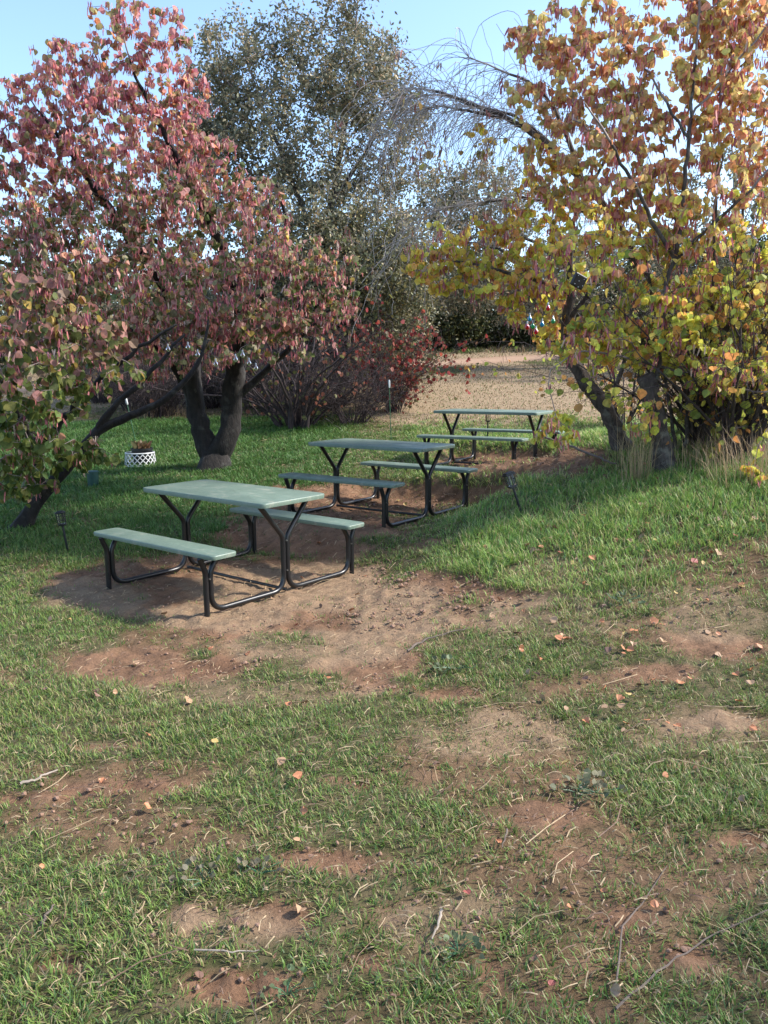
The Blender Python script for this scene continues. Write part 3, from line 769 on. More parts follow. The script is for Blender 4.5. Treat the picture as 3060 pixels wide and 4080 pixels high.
shade_tree(8.2, 1.5, 'tall yellow leaved tree out of view farther right, added to shade the foreground', 2.2, 2.2, 7.2, 380)
shade_tree(4.6, -1.9, 'yellow leaved tree out of view behind the camera, added for its shade', 2.2, 1.9, 6.0, 320)


# ------------------------------------------------------------------ background trees and shrubs
def small_leaf_tree(name, label, cat, limbs, blobs, lsize, per, pal, weights, group, bark=BARK, twig=TWIG, tip=.006, seg=.26, jitter=.17, cm=1.0, rs=.5):
    s = Skel(); first = limbs[0]
    Y = first[0][2]; q = P(first[0][0], first[0][1], Y); q[2] = float(height(q[0], q[1])) - .1
    t = empty(name, q, label, cat, group)
    s.limb([(q, first[0][3] * rs)] + [(P(u, v, y), r * rs) for (u, v, y, r) in first[1:]], wob=.03, step=.3)
    for L in limbs[1:]:
        j = s.nearest(P(*L[0][:3])); s.limb([(P(u, v, y), r * rs) for (u, v, y, r) in L], j, wob=.03, step=.3)
    s.attach(blob_pts(blobs, cm), seg=seg, leafy_len=9)
    s.mesh('trunk', bark, 'twigs', twig, t, tip=tip, split=.03)
    idx = np.array([i for i in range(len(s.p)) if s.leafy[i]]); Pn = np.array(s.p)
    n = int(len(idx) * per); a = idx[R.randint(len(idx), size=n)]
    pos = Pn[a] + R.normal(0, jitter, (n, 3)) * (R.rand(n, 1) ** .5)
    c = pick(pal, n, weights)
    scatter('foliage', DIA_V, DIA_F, pos, lsize * (.6 + .6 * R.rand(n)), R.normal(0, 1, (n, 3)) + [0, 0, .2], R.normal(0, 1, (n, 3)) + [0, -.3, .4], c, OAKL, t)
    return t

OAKP = [(.20, .20, .13), (.29, .265, .17), (.38, .31, .19), (.14, .15, .10), (.46, .35, .20)]
small_leaf_tree('oak_tree', 'tall grey green tree with small leaves, tallest one behind the tables', 'tree',
    [[(690, 900, 19, .26), (688, 700, 19, .22), (700, 560, 19, .19), (715, 440, 19, .15), (735, 320, 19, .11), (755, 180, 19, .07), (770, 40, 19, .04), (780, -60, 19, .02)],
     [(700, 560, 19, .14), (650, 440, 18.5, .10), (610, 330, 18.5, .07), (560, 220, 18.5, .05), (530, 90, 18.5, .025)],
     [(715, 440, 19, .12), (790, 330, 19.5, .08), (830, 220, 19.5, .05), (850, 100, 19.5, .03)],
     [(690, 600, 19, .1), (560, 520, 18.5, .07), (470, 420, 18.5, .045), (440, 300, 18.5, .025)],
     [(690, 620, 19, .1), (800, 540, 18.5, .07), (880, 470, 18.5, .045)]],
    [(530, 110, 19, 95, 120, 1.4, 50), (450, 150, 19, 60, 90, 1, 20), (620, 90, 19, 70, 90, 1, 14), (880, 300, 19, 60, 130, 1, 44), (620, 150, 19, 120, 130, 1.6, 50), (480, 180, 19, 80, 150, 1.2, 40), (800, 200, 19, 110, 140, 1.4, 60), (420, 360, 19, 70, 120, 1, 40), (600, 330, 19, 260, 160, 2, 110), (750, 130, 19, 110, 130, 1.6, 100), (640, 290, 19, 190, 110, 1.8, 130), (470, 280, 19, 70, 110, 1.2, 55), (840, 200, 19, 60, 90, 1, 24),
     (640, 460, 19, 230, 110, 2.2, 170), (830, 480, 19, 130, 130, 1.6, 100), (640, 610, 19, 250, 90, 2, 130), (760, -40, 19, 100, 60, 1.2, 24), (860, 600, 19, 100, 70, 1.2, 50), (720, 700, 19, 230, 80, 1.6, 170), (600, 720, 19, 160, 70, 1.4, 80), (740, 560, 18, 200, 120, 1.6, 150)],
    .095, 24, OAKP, [3, 3, 1.6, 3, .7], 'green trees beyond the tables')
small_leaf_tree('oak_tree', 'small leaved tree farther back on the left behind the pink crown', 'tree',
    [[(330, 900, 22, .2), (340, 700, 22, .16), (350, 500, 22, .1), (380, 350, 22, .05), (400, 250, 22, .02)]],
    [(400, 330, 22, 70, 90, 1.5, 50), (320, 480, 22, 180, 120, 1.8, 90), (300, 640, 22, 220, 80, 1.8, 80), (80, 560, 22, 160, 140, 1.8, 60)],
    .11, 26, OAKP, [3, 2, 1, 4, .3], 'green trees beyond the tables')
small_leaf_tree('oak_tree', 'thin crowned tree seen through the bare arching limbs on the right', 'tree',
    [[(1290, 800, 24, .2), (1265, 640, 24, .15), (1200, 560, 24, .1), (1100, 480, 24, .06), (1050, 380, 24, .02)], [(1200, 560, 24, .08), (1190, 480, 24, .05), (1230, 380, 24, .02)]],
    [(1030, 420, 24, 130, 80, 1.5, 60), (1130, 560, 24, 180, 90, 1.5, 120), (980, 580, 24, 120, 90, 1.5, 110), (1340, 600, 24, 160, 120, 1.5, 100), (950, 470, 24, 80, 80, 1, 60), (1050, 430, 24, 150, 110, 1.2, 90), (1100, 640, 24, 200, 60, 1.2, 80)],
    .11, 20, OAKP, [3, 3, 1.5, 3, .5], 'green trees beyond the tables')
small_leaf_tree('oak_tree', 'grey green tree behind the yellow crown at the right edge', 'tree',
    [[(1600, 860, 22, .2), (1600, 640, 22, .15), (1590, 450, 22, .1), (1580, 300, 22, .03)]],
    [(1580, 430, 22, 140, 150, 1.5, 60), (1560, 640, 22, 180, 90, 1.5, 80), (1800, 500, 22, 100, 200, 1.5, 50)],
    .11, 26, OAKP, [3, 3, 1.5, 3, .5], 'green trees beyond the tables')

OLV = [(.12, .125, .06), (.19, .18, .08), (.30, .25, .10), (.08, .085, .045), (.13, .13, .08)]
small_leaf_tree('oak_tree', 'dense olive green bushy tree filling the gap below the tallest tree', 'tree',
    [[(740, 900, 17.5, .2), (735, 780, 17.5, .15), (740, 660, 17.5, .1), (750, 540, 17.5, .05), (760, 460, 17.5, .02)], [(738, 720, 17.5, .08), (660, 620, 17.5, .05), (620, 540, 17.5, .02)], [(738, 720, 17.5, .08), (820, 620, 17.5, .05), (860, 540, 17.5, .02)]],
    [(740, 600, 17.5, 170, 150, 1.4, 190), (640, 680, 17.5, 140, 90, 1.2, 90), (850, 640, 17.5, 100, 120, 1.2, 110), (760, 780, 17.5, 180, 60, 1.0, 80)],
    .085, 26, OLV, [3, 3, 1.6, 3, 2], 'green trees beyond the tables', bark=DARKBARK, twig=BUSHTWIG)
HEDP = [(.05, .065, .025), (.09, .10, .04), (.14, .15, .05), (.035, .045, .02), (.24, .22, .09)]
hedges = [(560, 22, 130, 300, 'dark green bush behind the twin trunk'), (760, 21, 120, 300, 'dense green bush left of the gap to the field'), (950, 30, 110, 200, 'dark bush at the far edge of the field left of the path'),
          (1080, 31, 110, 170, 'low green bush directly beyond the dry field'), (1190, 32, 100, 190, 'leafy bush at the field edge behind the coloured bulbs'), (1330, 30, 130, 230, 'dark bush behind the leaning trunk'),
          (1500, 27, 140, 260, 'dark bush behind the stub trunk'), (1650, 24, 140, 300, 'dark bush beyond the right edge of the grove'),
          (30, 27, 140, 230, 'dark bush beyond the pale field at the far left'), (220, 28, 140, 220, 'dark bush seen through the left crown above the planter'), (400, 26, 120, 240, 'dark bush behind the bare thickets left of the twin trunk'),
          (620, 31, 150, 200, 'broad dark bush behind the multi stemmed shrub'), (860, 36, 130, 200, 'bush closing the view behind the crimson shrub'), (1020, 38, 130, 190, 'farthest bush beyond the dirt path'), (1260, 36, 130, 220, 'bush behind the trunk that leans left'), (1420, 34, 130, 240, 'bush behind the stub trunk, farther than the thicket'), (1580, 33, 140, 240, 'bush far behind the stem thicket near the right edge'), (120, 35, 150, 190, 'farthest bush at the left beyond the pale field')]
for i, (u, Y, ru, hv, lab) in enumerate(hedges):
    q = P(u, 800, Y); z = float(height(q[0], q[1])); _, vb = proj(np.array([q[0]]), np.array([Y]), np.array([z])); vb = float(vb[0])
    small_leaf_tree('bush', lab, 'bush',
        [[(u, vb, Y, .10), (u + 5, vb - hv * .4, Y, .07), (u, vb - hv * .8, Y, .03)], [(u, vb - hv * .15, Y, .06), (u - ru * .5, vb - hv * .5, Y, .04)], [(u, vb - hv * .15, Y, .06), (u + ru * .5, vb - hv * .5, Y, .04)]],
        [(u, vb - hv * .55, Y, ru, hv * .42, 1.0, 70), (u, vb - hv * .2, Y, ru * 1.05, hv * .2, .9, 75)],
        .13, 26, HEDP, [3, 3, 2, 2, .8], 'bushes along the far side of the field', bark=DARKBARK, twig=BUSHTWIG, tip=.008, jitter=.25, rs=.7, cm=1.8)

def twig_shrub(u, v, label, stems, hpx, wpx, leaf=None, leafn=0, base_r=.018, group='bare twiggy shrubs', spread=.8, name='shrub', lean=0.0, tipr=.0022, bark=BUSHTWIG, curve=.05):
    b = G(u, v, -.04); Y = b[1]; m = Y / 1749.5
    H = hpx * m; W = wpx * m
    t = empty(name, b, label, 'shrub', group)
    s = Skel()
    for k in range(stems):
        a = R.rand() * 6.283; q = b + np.array([math.cos(a), math.sin(a), 0]) * R.rand() * .16 * W
        d = np.array([math.cos(a) * spread * R.rand() + lean, math.sin(a) * spread * R.rand() * .7, 1.0]); d /= np.linalg.norm(d)
        L = H * (.55 + .5 * R.rand()); n = int(L / .11) + 3; r = base_r * (.35 + .8 * R.rand())
        cur = s.add(q, -1, r)
        pos = q.copy()
        nodes = []
        for h in range(n):
            d = d + R.normal(0, .11, 3) + np.array([math.cos(a), math.sin(a) * .7, 0]) * curve; d /= np.linalg.norm(d)
            pos = pos + d * L / n; cur = s.add(pos, cur, max(.0028, r * (1 - .85 * h / n))); nodes.append((cur, d.copy()))
        for (c0, d0) in nodes[2:]:
            for _ in range(R.randint(1, 4)):
                dd = d0 * .6 + R.normal(0, .6, 3); dd /= np.linalg.norm(dd); p2 = s.p[c0].copy(); c = c0
                for w in range(R.randint(2, 6)):
                    dd = dd + R.normal(0, .2, 3) + [0, 0, -.03]; dd /= np.linalg.norm(dd); p2 = p2 + dd * .09; c = s.add(p2, c, None, 1)
    s.mesh('stems', bark, 'twigs', bark, t, tip=tipr, split=.009, sides=(7, 4))
    if leaf is not None:
        idx = np.array([i for i in range(len(s.p)) if s.leafy[i]]); Pn = np.array(s.p); a = idx[R.randint(len(idx), size=leafn)]
        pos = Pn[a] + R.normal(0, .02, (leafn, 3)); n = leafn
        scatter('foliage', HL_V, HL_F, pos, .075 * (.5 + .6 * R.rand(n)), np.stack([R.normal(0, .6, n), R.normal(0, .6, n), -np.ones(n)], 1), R.normal(0, 1, (n, 3)), pick(leaf, n), LEAF, t)
    return t
twig_shrub(640, 925, 'multi stemmed dark shrub behind the middle table, its stems fanning from one base', 44, 300, 250, [(.16, .16, .06), (.30, .12, .08)], 300, .028, spread=.7)
twig_shrub(760, 915, 'tangled low shrub of grey twigs between the dark stems and red leaves', 60, 180, 200, None, 0, .010, spread=1.1)
twig_shrub(590, 900, 'tall dark brush right of the twin trunk, in front of the bare thicket', 34, 300, 170, [(.13, .14, .05), (.28, .12, .08)], 160, .02, spread=.8)
twig_shrub(290, 885, 'dark brush behind the planter, left of the bare shrub', 34, 240, 160, [(.13, .14, .05), (.3, .2, .07)], 160, .016, spread=.8)
twig_shrub(720, 880, 'dark bare shrub farther back between the multi stemmed and crimson shrubs', 50, 250, 160, [(.30, .10, .07), (.16, .16, .06)], 200, .014, spread=.8)
twig_shrub(850, 890, 'shrub with crimson leaves at the left edge of the dry field', 40, 240, 150, [(.30, .045, .04), (.22, .06, .05), (.36, .09, .06), (.18, .11, .06), (.14, .13, .06)], 1500, .012, spread=.5, curve=.02)
twig_shrub(345, 900, 'purplish bare shrub with dense upright stems behind the planter', 90, 190, 150, None, 0, .012, spread=.8)
twig_shrub(470, 880, 'bare thicket seen between the two dark trunks', 80, 210, 150, None, 0, .012, spread=.8)
twig_shrub(560, 880, 'bare thicket just right of the twin trunk', 70, 210, 130, [(.35, .06, .05)], 60, .014, spread=.7)
twig_shrub(215, 870, 'bare thicket behind the slanting trunk at far left', 60, 190, 140, None, 0, .012, spread=.8)
for (u, v, n, lab) in [(1500, 960, 30, 'thicket of thin dark stems right of the stub trunk'), (1590, 985, 34, 'thicket of thin dark stems near the right edge'), (1660, 950, 26, 'thicket of dark stems cut by the right edge'), (1340, 925, 16, 'thin stems rising just left of the stub trunk')]:
    twig_shrub(u, v, lab, n, 470, 130, [(.45, .46, .09), (.62, .50, .11), (.26, .31, .07), (.62, .30, .10)], 620, .020, spread=.42, group='stem thickets at the right')

# dry grass clumps
def grass_clump(u, v, label, n, H, spread, col=(.50, .38, .22)):
    b = G(u, v, 0); a = R.rand(n) * 6.283; r = spread * R.rand(n) ** .7
    x = b[0] + np.cos(a) * r; y = b[1] + np.sin(a) * r
    h = H * (.45 + .6 * R.rand(n)); w = .003 + .003 * R.rand(n)
    c = np.array(col) * (.6 + .7 * R.rand(n)[:, None])
    o = blades('dry_grass_clump', x, y, h, w, .1 + .75 * R.rand(n) ** 1.6, a + R.normal(0, .7, n), c, DRYB)
    tag(o, label, 'grass clump', 'tall dry grass clumps')
grass_clump(1375, 1040, 'tall pale dry grass clump in front of the stub trunk', 90, .62, .14)
grass_clump(1340, 1010, 'sparse dry stalks left of the stub trunk', 26, .55, .16)
grass_clump(1500, 1010, 'dry grass clump just right of the stub trunk', 60, .40, .3)
grass_clump(1620, 1035, 'large tawny grass clump at the right edge', 170, .5, .34, (.46, .33, .20))
grass_clump(1560, 990, 'tawny grass under the dark stems', 110, .4, .4, (.40, .28, .18))
grass_clump(1380, 1265, 'thin bent dry stalks on the sunny bank', 16, .30, .14)
grass_clump(300, 905, 'brown dry grass at the foot of the bare shrub behind the planter', 160, .35, .4, (.34, .25, .16))
grass_clump(400, 900, 'brown dry grass left of the twin trunk', 120, .3, .4, (.34, .25, .16))

# ------------------------------------------------------------------ picnic tables
WORLD_PARTS[0] = False
def plastic_green():
    m, nt, b = newmat('green_tabletop')
    n1 = noise(nt, 3.5, 6, .7); n2 = noise(nt, 60, 4, .7); n3 = noise(nt, 9, 8, .75); v = nd(nt, 'ShaderNodeTexVoronoi', Scale=26)
    tc = nd(nt, 'ShaderNodeTexCoord'); nt.links.new(tc.outputs['Object'], v.inputs['Vector'])
    c = ramp(nt, n1.outputs['Fac'], [(.3, (.115, .165, .125)), (.7, (.155, .21, .16))]).outputs[0]
    st = ramp(nt, n3.outputs['Fac'], [(.54, (0, 0, 0)), (.70, (.75, .75, .75))]).outputs[0]
    c = mixc(nt, st, c, (.29, .285, .22))
    dk = ramp(nt, n2.outputs['Fac'], [(.3, (.82, .82, .82)), (.7, (1.1, 1.1, 1.1))]).outputs[0]
    c = mixc(nt, 1.0, c, dk, 'MULTIPLY')
    sp = ramp(nt, v.outputs['Distance'], [(.035, (1, 1, 1)), (.06, (0, 0, 0))]).outputs[0]
    wn = ramp(nt, noise(nt, 5, 2).outputs['Fac'], [(.56, (0, 0, 0)), (.60, (1, 1, 1))]).outputs[0]
    sp = mixc(nt, 1.0, sp, wn, 'MULTIPLY')
    c = mixc(nt, sp, c, (.55, .53, .45))
    nt.links.new(c, b.inputs['Base Color']); b.inputs['Roughness'].default_value = .42; b.inputs['Specular IOR Level'].default_value = .55
    nt.links.new(ramp(nt, n3.outputs['Fac'], [(.35, (.36,) * 3), (.7, (.6,) * 3)]).outputs[0], b.inputs['Roughness'])
    bump(nt, n2.outputs['Fac'], b, .18, .002); return m
GREEN = plastic_green(); BLACK = plain('black_powder_coat', (.012, .012, .013), .32, var=.2, scale=60, bmp=.12)
BOLT = plain('bolt_steel', (.4, .4, .4), .35, 1, .1)
LT, WT, BO, BW, HB, FI, FO, HT = 1.458, .671, .685, .231, .435, .131, .075, .73

def slab_mesh(name, L, W, top, th, parent, rc=.05):
    out = []
    for (cx, cy, a0) in ((L / 2 - rc, W / 2 - rc, 0), (-L / 2 + rc, W / 2 - rc, 90), (-L / 2 + rc, -W / 2 + rc, 180), (L / 2 - rc, -W / 2 + rc, 270)):
        for k in range(7):
            a = math.radians(a0 + k * 15); out.append((cx + rc * math.cos(a), cy + rc * math.sin(a)))
    n = len(out); V = []; F = []
    rings = [(1.0, -.009, top), (1, -.0025, top - .003), (1, 0, top - .009), (1, -.003, top - th), (1, -.012, top - th), (1, -.014, top - th + .022)]
    c = np.array(out)
    for _, ins, z in rings:
        d = c * 1.0; ln = np.sign(c)
        q = c.copy(); q[:, 0] += ins * (c[:, 0] / (L / 2)) ; q[:, 1] += ins * (c[:, 1] / (W / 2))
        V += [(a, b_, z) for a, b_ in q]
    for i in range(len(rings) - 1):
        for j in range(n):
            k = (j + 1) % n; F.append((i * n + k, i * n + j, (i + 1) * n + j, (i + 1) * n + k))
    F.append(tuple(range(n))); F.append(tuple((len(rings) - 1) * n + j for j in range(n))[::-1])
    m = MB(); m.add(V, F)
    return m.build(name, GREEN, parent)

def arc(c, r, a0, a1, n=7):
    return [(c[0] + r * math.cos(math.radians(a)), c[1] + r * math.sin(math.radians(a))) for a in np.linspace(a0, a1, n)]
def smooth_path(pts, rad, n=6):
    """fillet a polyline in 2-D with radii"""
    out = [np.array(pts[0])]
    for i in range(1, len(pts) - 1):
        a, b, c = (np.array(pts[i - 1]), np.array(pts[i]), np.array(pts[i + 1])); u = (a - b) / np.linalg.norm(a - b); w = (c - b) / np.linalg.norm(c - b)
        ang = math.acos(max(-1, min(1, u @ w))); t = min(rad[i] / math.tan(ang / 2), .48 * np.linalg.norm(a - b), .48 * np.linalg.norm(c - b))
        p0 = b + u * t; p2 = b + w * t
        for k in np.linspace(0, 1, n + 2): out.append(p0 * (1 - k) ** 2 + 2 * b * k * (1 - k) + p2 * k * k)
    out.append(np.array(pts[-1])); return out
def picnic_table(i, label):
    tx, ty, tz, yaw = TABLES[i]
    t = empty('picnic_table', (tx, ty, tz), label, 'picnic table', 'green picnic tables under the trees', (0, 0, yaw))
    top = slab_mesh('tabletop', LT, WT, HT, .036, t)
    for s in (-1, 1):
        o = slab_mesh('bench_seat', LT, BW, HB, .032, t, .04); o.location.y = s * BO
    r = .0200; xo = LT / 2 - FI
    for e in (-1, 1):
        for s in (-1, 1):
            # long bent tube: table arm, post, ground rail, bench upright, bench arm
            path = smooth_path([(.25, HT - .037), (.021, .43), (.021, .018), (BO + FO - .041, .018), (BO + FO - .041, .30), (BO - .035, HB - .033)], [0, .11, .13, .12, .16, 0])
            m = MB(); m.tube([(e * xo, s * a, b) for a, b in path], r, 10); m.build('frame_tube', BLACK, t)
            path = smooth_path([(BO + FO, -.015), (BO + FO, .30), (BO + FO + .045 - .0, HB - .033)], [0, .14, 0])
            m = MB(); m.tube([(e * xo, s * a, b) for a, b in path], r, 10); m.build('bench_leg', BLACK, t)
        for (yy, zz, wl) in ((0, HT - .040, .56), (-BO, HB - .036, .2), (BO, HB - .036, .2)):
            m = MB(); m.box((e * xo, yy, zz), (.035, wl, .006)); m.build('mounting_strip', BLACK, t, smooth=False)
        for (yy, zz) in ((0, .40), (0, .17), (BO + FO - .020, .25), (-(BO + FO - .020), .25)):
            m = MB(); m.tube([(e * (xo + .012), yy, zz), (e * (xo + .023), yy, zz)], .006, 8); m.build('bolt', BOLT, t)
    m = MB(); m.tube([(-xo, .0, .018), (0, .0, .016), (xo, .0, .018)], .013, 8); m.build('stretcher', BLACK, t)
    return t
picnic_table(0, 'nearest green picnic table on bare dirt, leftmost and largest of the three')
picnic_table(1, 'middle green picnic table of the three, its far bench dark')
picnic_table(2, 'farthest green picnic table, its top pale blue grey, nearest the dry field')

# ------------------------------------------------------------------ lanterns and garden things
BLKP = plain('black_plastic', (.012, .013, .016), .4, var=.2)
def glass(name, c, rough=.05, trans=1.0):
    m, nt, b = newmat(name); b.inputs['Base Color'].default_value = (*c, 1); b.inputs['Roughness'].default_value = rough
    b.inputs['Transmission Weight'].default_value = trans; b.inputs['IOR'].default_value = 1.3; return m
CLEAR = glass('clear_glass', (.93, .95, .95)); 
m_, nt_, b_ = newmat('solar_cell'); b_.inputs['Base Color'].default_value = (.015, .03, .09, 1); b_.inputs['Roughness'].default_value = .15; SOLAR = m_
def rot_to(d):
    d = np.array(d, float); d /= np.linalg.norm(d)
    from mathutils import Vector
    return Vector(d).to_track_quat('Z', 'Y').to_euler()
def lantern(u, v, label, H, lean=(0, 0), sq=True, w=.085, yaw=.3, Y=None):
    b = G(u, v, -.03) if Y is None else P(u, v, Y)
    if Y is not None: b[2] = float(height(b[0], b[1])) - .03
    t = empty('solar_lantern', b, label, 'garden lantern', 'black stake lanterns', rot_to((lean[0], lean[1], 1)))
    hh = .125; zb = H - hh
    m = MB(); m.tube([(0, 0, 0), (0, 0, .03), (0, 0, zb)], [.004, .0105, .0105], 8); m.build('stake', BLKP, t)
    rot = np.array([[math.cos(yaw), -math.sin(yaw), 0], [math.sin(yaw), math.cos(yaw), 0], [0, 0, 1]])
    if sq:
        m = MB(); m.box((0, 0, zb + .008), (w * .8, w * .8, .014), rot); m.box((0, 0, zb - .004), (w * .5, w * .5, .012), rot); m.build('base', BLKP, t, smooth=False)
        m = MB(); m.box((0, 0, H - .010), (w, w, .014), rot); m.box((0, 0, H + .003), (w * .84, w * .84, .012), rot); m.build('cap', BLKP, t, smooth=False)
        m = MB(); m.box((0, 0, H + .0115), (w * .6, w * .6, .003), rot); m.build('solar_panel', SOLAR, t, smooth=False)
        m = MB()
        for a in (-1, 0, 1):
            for (p, q) in ((a, -1), (a, 1), (-1, a), (1, a)):
                c = rot @ np.array([p * w * .36, q * w * .36, 0]); m.box((c[0], c[1], zb + hh / 2), (.005, .005, hh - .02), rot)
        for zz in (.3,): pass
        m.build('cage', BLKP, t, smooth=False)
        m = MB(); m.box((0, 0, zb + hh / 2), (w * .62, w * .62, hh - .032), rot); m.build('glass', CLEAR, t, smooth=False)
    else:
        m = MB(); m.lathe([(.012, -.012), (w * .40, 0), (w * .42, .014), (.01, .015)], 20, (0, 0, zb)); m.build('base', BLKP, t)
        m = MB(); m.lathe([(w * .48, 0), (w * .52, .006), (w * .5, .012), (w * .3, .02)], 20, (0, 0, H - .016)); m.build('cap', BLKP, t)
        m = MB(); m.box((0, 0, H + .0055), (w * .42, w * .42, .004)); m.build('solar_panel', SOLAR, t, smooth=False)
        m = MB()
        for k in range(10):
            a = k * math.pi / 5; m.tube([(w * .40 * math.cos(a), w * .40 * math.sin(a), zb + .012), (w * .42 * math.cos(a), w * .42 * math.sin(a), zb + .06), (w * .44 * math.cos(a), w * .44 * math.sin(a), H - .016)], .0022, 5)
        for zz in (.045, .085): m.tube([(w * .42 * math.cos(a), w * .42 * math.sin(a), zb + zz) for a in np.linspace(0, 2 * math.pi, 21)], .0022, 5, cap=False)
        m.build('cage', BLKP, t)
        m = MB(); m.lathe([(w * .33, .014), (w * .35, hh - .02)], 16, (0, 0, zb)); m.build('glass', CLEAR, t)
lantern(148, 1192, 'round black lantern on a stake in the grass left of the nearest table', .41, (-.13, 0), False, .092)
lantern(1130, 1112, 'tilted square black lantern standing on the sunny grass bank', .42, (-.34, .05), True, .09, .45)
lantern(1053, 968, 'upright black lantern behind the farthest table', .46, (0, 0), True, .078, .1, Y=12.3)
lantern(1302, 962, 'plain black stake lantern half hidden behind the leaning trunk', .48, (0, 0), True, .075, .2, Y=12.4)

GREENP = plain('green_wire', (.03, .12, .05), .5); WHITEP = plain('white_plastic', (.55, .56, .56), .45, var=.15, scale=8)
DKG = plain('dark_green_plastic', (.012, .055, .045), .45)
def stake(u, v, Ht, label, lean):
    b = G(u, v, -.03)
    t = empty('garden_stake', b, label, 'garden stake', 'slim green stakes with pale caps', rot_to((lean, 0, 1)))
    m = MB(); m.tube([(0, 0, 0), (0, 0, Ht * .5), (0, 0, Ht)], .0055, 6); m.build('rod', GREENP, t)
    m = MB(); m.lathe([(.012, 0), (.016, .02), (.016, .10), (.010, .12)], 10, (0, 0, Ht)); m.build('cap', WHITEP, t)
stake(301, 985, .80, 'slim green stake with pale cap rising from the planter', -.17)
stake(845, 952, .85, 'slim green stake with pale cap in front of the crimson shrub', -.03)

# green cylinder
b = G(202, 1050, -.02)
t = empty('irrigation_box', b, 'short dark green cylinder standing in the grass under the slanting tree', 'garden container')
m = MB(); m.lathe([(.062, 0), (.068, .10), (.070, .19), (.062, .19)], 20); m.build('body', DKG, t)
m = MB(); m.lathe([(.074, .185), (.074, .205), (.062, .212)], 20); m.build('lid', DKG, t)

# lattice planter
b = G(560 / K * 1.0, 1003, -.02)
t = empty('lattice_planter', b, 'round white lattice planter ring on the grass left of the twin trunk', 'planter')
m = MB(); Rb, Rt, Hh = .215, .195, .19
def cone(a, z, o=0): r = Rb + (Rt - Rb) * z / Hh + o; return np.array([r * math.cos(a), r * math.sin(a), z])
ns = 17
for k in range(ns):
    for sg in (-1, 1):
        p = []
        for j in range(7):
            f = j / 6; a = 2 * math.pi * k / ns + sg * f * .78; p.append((a, .012 + f * (Hh - .024)))
        V = []
        for (a, z) in p:
            w = .0085
            for (da, dz, o) in ((w / Rb, 0, 0), (-w / Rb, 0, 0), (-w / Rb, 0, .004), (w / Rb, 0, .004)): V.append(cone(a + da, z + dz, o + (.001 * sg)))
        F = []
        for j in range(6):
            for q in range(4): F.append((j * 4 + q, j * 4 + (q + 1) % 4, j * 4 + 4 + (q + 1) % 4, j * 4 + 4 + q))
        m.add(V, F)
m.build('lattice', WHITEP, t, smooth=False)
m = MB()
for z in (.008, Hh - .004): m.tube([cone(a, z) for a in np.linspace(0, 2 * math.pi, 41)], .010, 6, cap=False)
m.build('rim', WHITEP, t)
pb = b.copy(); pb[2] += .02
t = empty('plant_pot', pb + np.array([.03, 0, 0]), 'black plant pot with brown withered plant inside the white lattice ring', 'plant pot')
m = MB(); m.lathe([(.11, 0), (.145, .20), (.155, .205), (.155, .232), (.142, .232), (.138, .205)], 22); m.build('pot', BLKP, t)
WORLD_PARTS[0] = False
n = 60; a = R.rand(n) * 6.283; rr = R.rand(n) * .10
V = np.stack([np.cos(a) * rr, np.sin(a) * rr, np.full(n, .2)], 1)
scatter('withered_plant', DIA_V, DIA_F, V, .09 + .07 * R.rand(n), np.stack([np.cos(a) * .5, np.sin(a) * .5, np.ones(n)], 1), R.normal(0, 1, (n, 3)), pick([(.16, .09, .05), (.12, .12, .05), (.22, .13, .07)], n), LEAF, t)

# string lights
def bulb(parent, loc, gm, s=1.0, sock=WHITEP):
    m = MB(); m.lathe([(.004 * s, .052 * s), (.009 * s, .050 * s), (.010 * s, .026 * s), (.008 * s, .022 * s)], 10); k = m.build('bulb_socket', sock, parent); k.location = loc
    m = MB(); pr = [(.008, .022), (.012, .014), (.020, .004), (.026, -.010), (.027, -.020), (.022, -.034), (.012, -.043), (.002, -.046)]
    m.lathe([(r * s, z * s) for r, z in pr], 16, cap=False); g = m.build('bulb_glass', gm, k)
    return k
def string_light(name, label, cat, pts, gmats, s, group):
    W = [P(u, v, Y) for (u, v, Y) in pts]; base = W[0] + np.array([0, 0, .08 * s])
    t = empty(name, base, label, cat, group)
    cord = []
    ctr = [(w + np.array([0, 0, .062 * s])) - base for w in W]
    ctr = [ctr[0] + (ctr[0] - ctr[1]) * .8 + np.array([0, 0, .15])] + ctr + [ctr[-1] + (ctr[-1] - ctr[-2]) * .8 + np.array([0, 0, .15])]
    for i in range(len(ctr) - 1):
        for k in range(6):
            f = k / 6; q = ctr[i] * (1 - f) + ctr[i + 1] * f; q = q - np.array([0, 0, .05 * math.sin(math.pi * f) * .3]); cord.append(q)
    cord.append(ctr[-1])
    m = MB(); m.tube(cord, .0022, 5); m.build('cord', BLKP, t)
    for i, w in enumerate(W): bulb(t, tuple(w - base), gmats[i % len(gmats)], s)
string_light('string_light', 'string of clear round bulbs hanging under the pink leaved crown', 'string lights',
    [(363, 752, 7.8), (406, 748, 7.8), (427, 764, 7.8), (466, 784, 7.7), (509, 774, 7.7), (524, 765, 7.9), (538, 782, 8.0), (553, 793, 8.1)], [CLEAR], .78, None)
RED = glass('red_glass', (.5, .01, .02), .08, .55); BLU = glass('blue_glass', (.02, .30, .50), .08, .55); GRN = glass('green_glass', (.02, .35, .12), .08, .55)
string_light('string_light', 'string of red blue and green bulbs hanging from the leaning tree', 'string lights',
    [(1139, 704, 6.4), (1144, 686, 6.45), (1151, 702, 6.5), (1158, 714, 6.45), (1171, 698, 6.5), (1184, 663, 6.5), (1195, 691, 6.55)], [RED, BLU, GRN, RED, BLU, RED, GRN], .68, None)

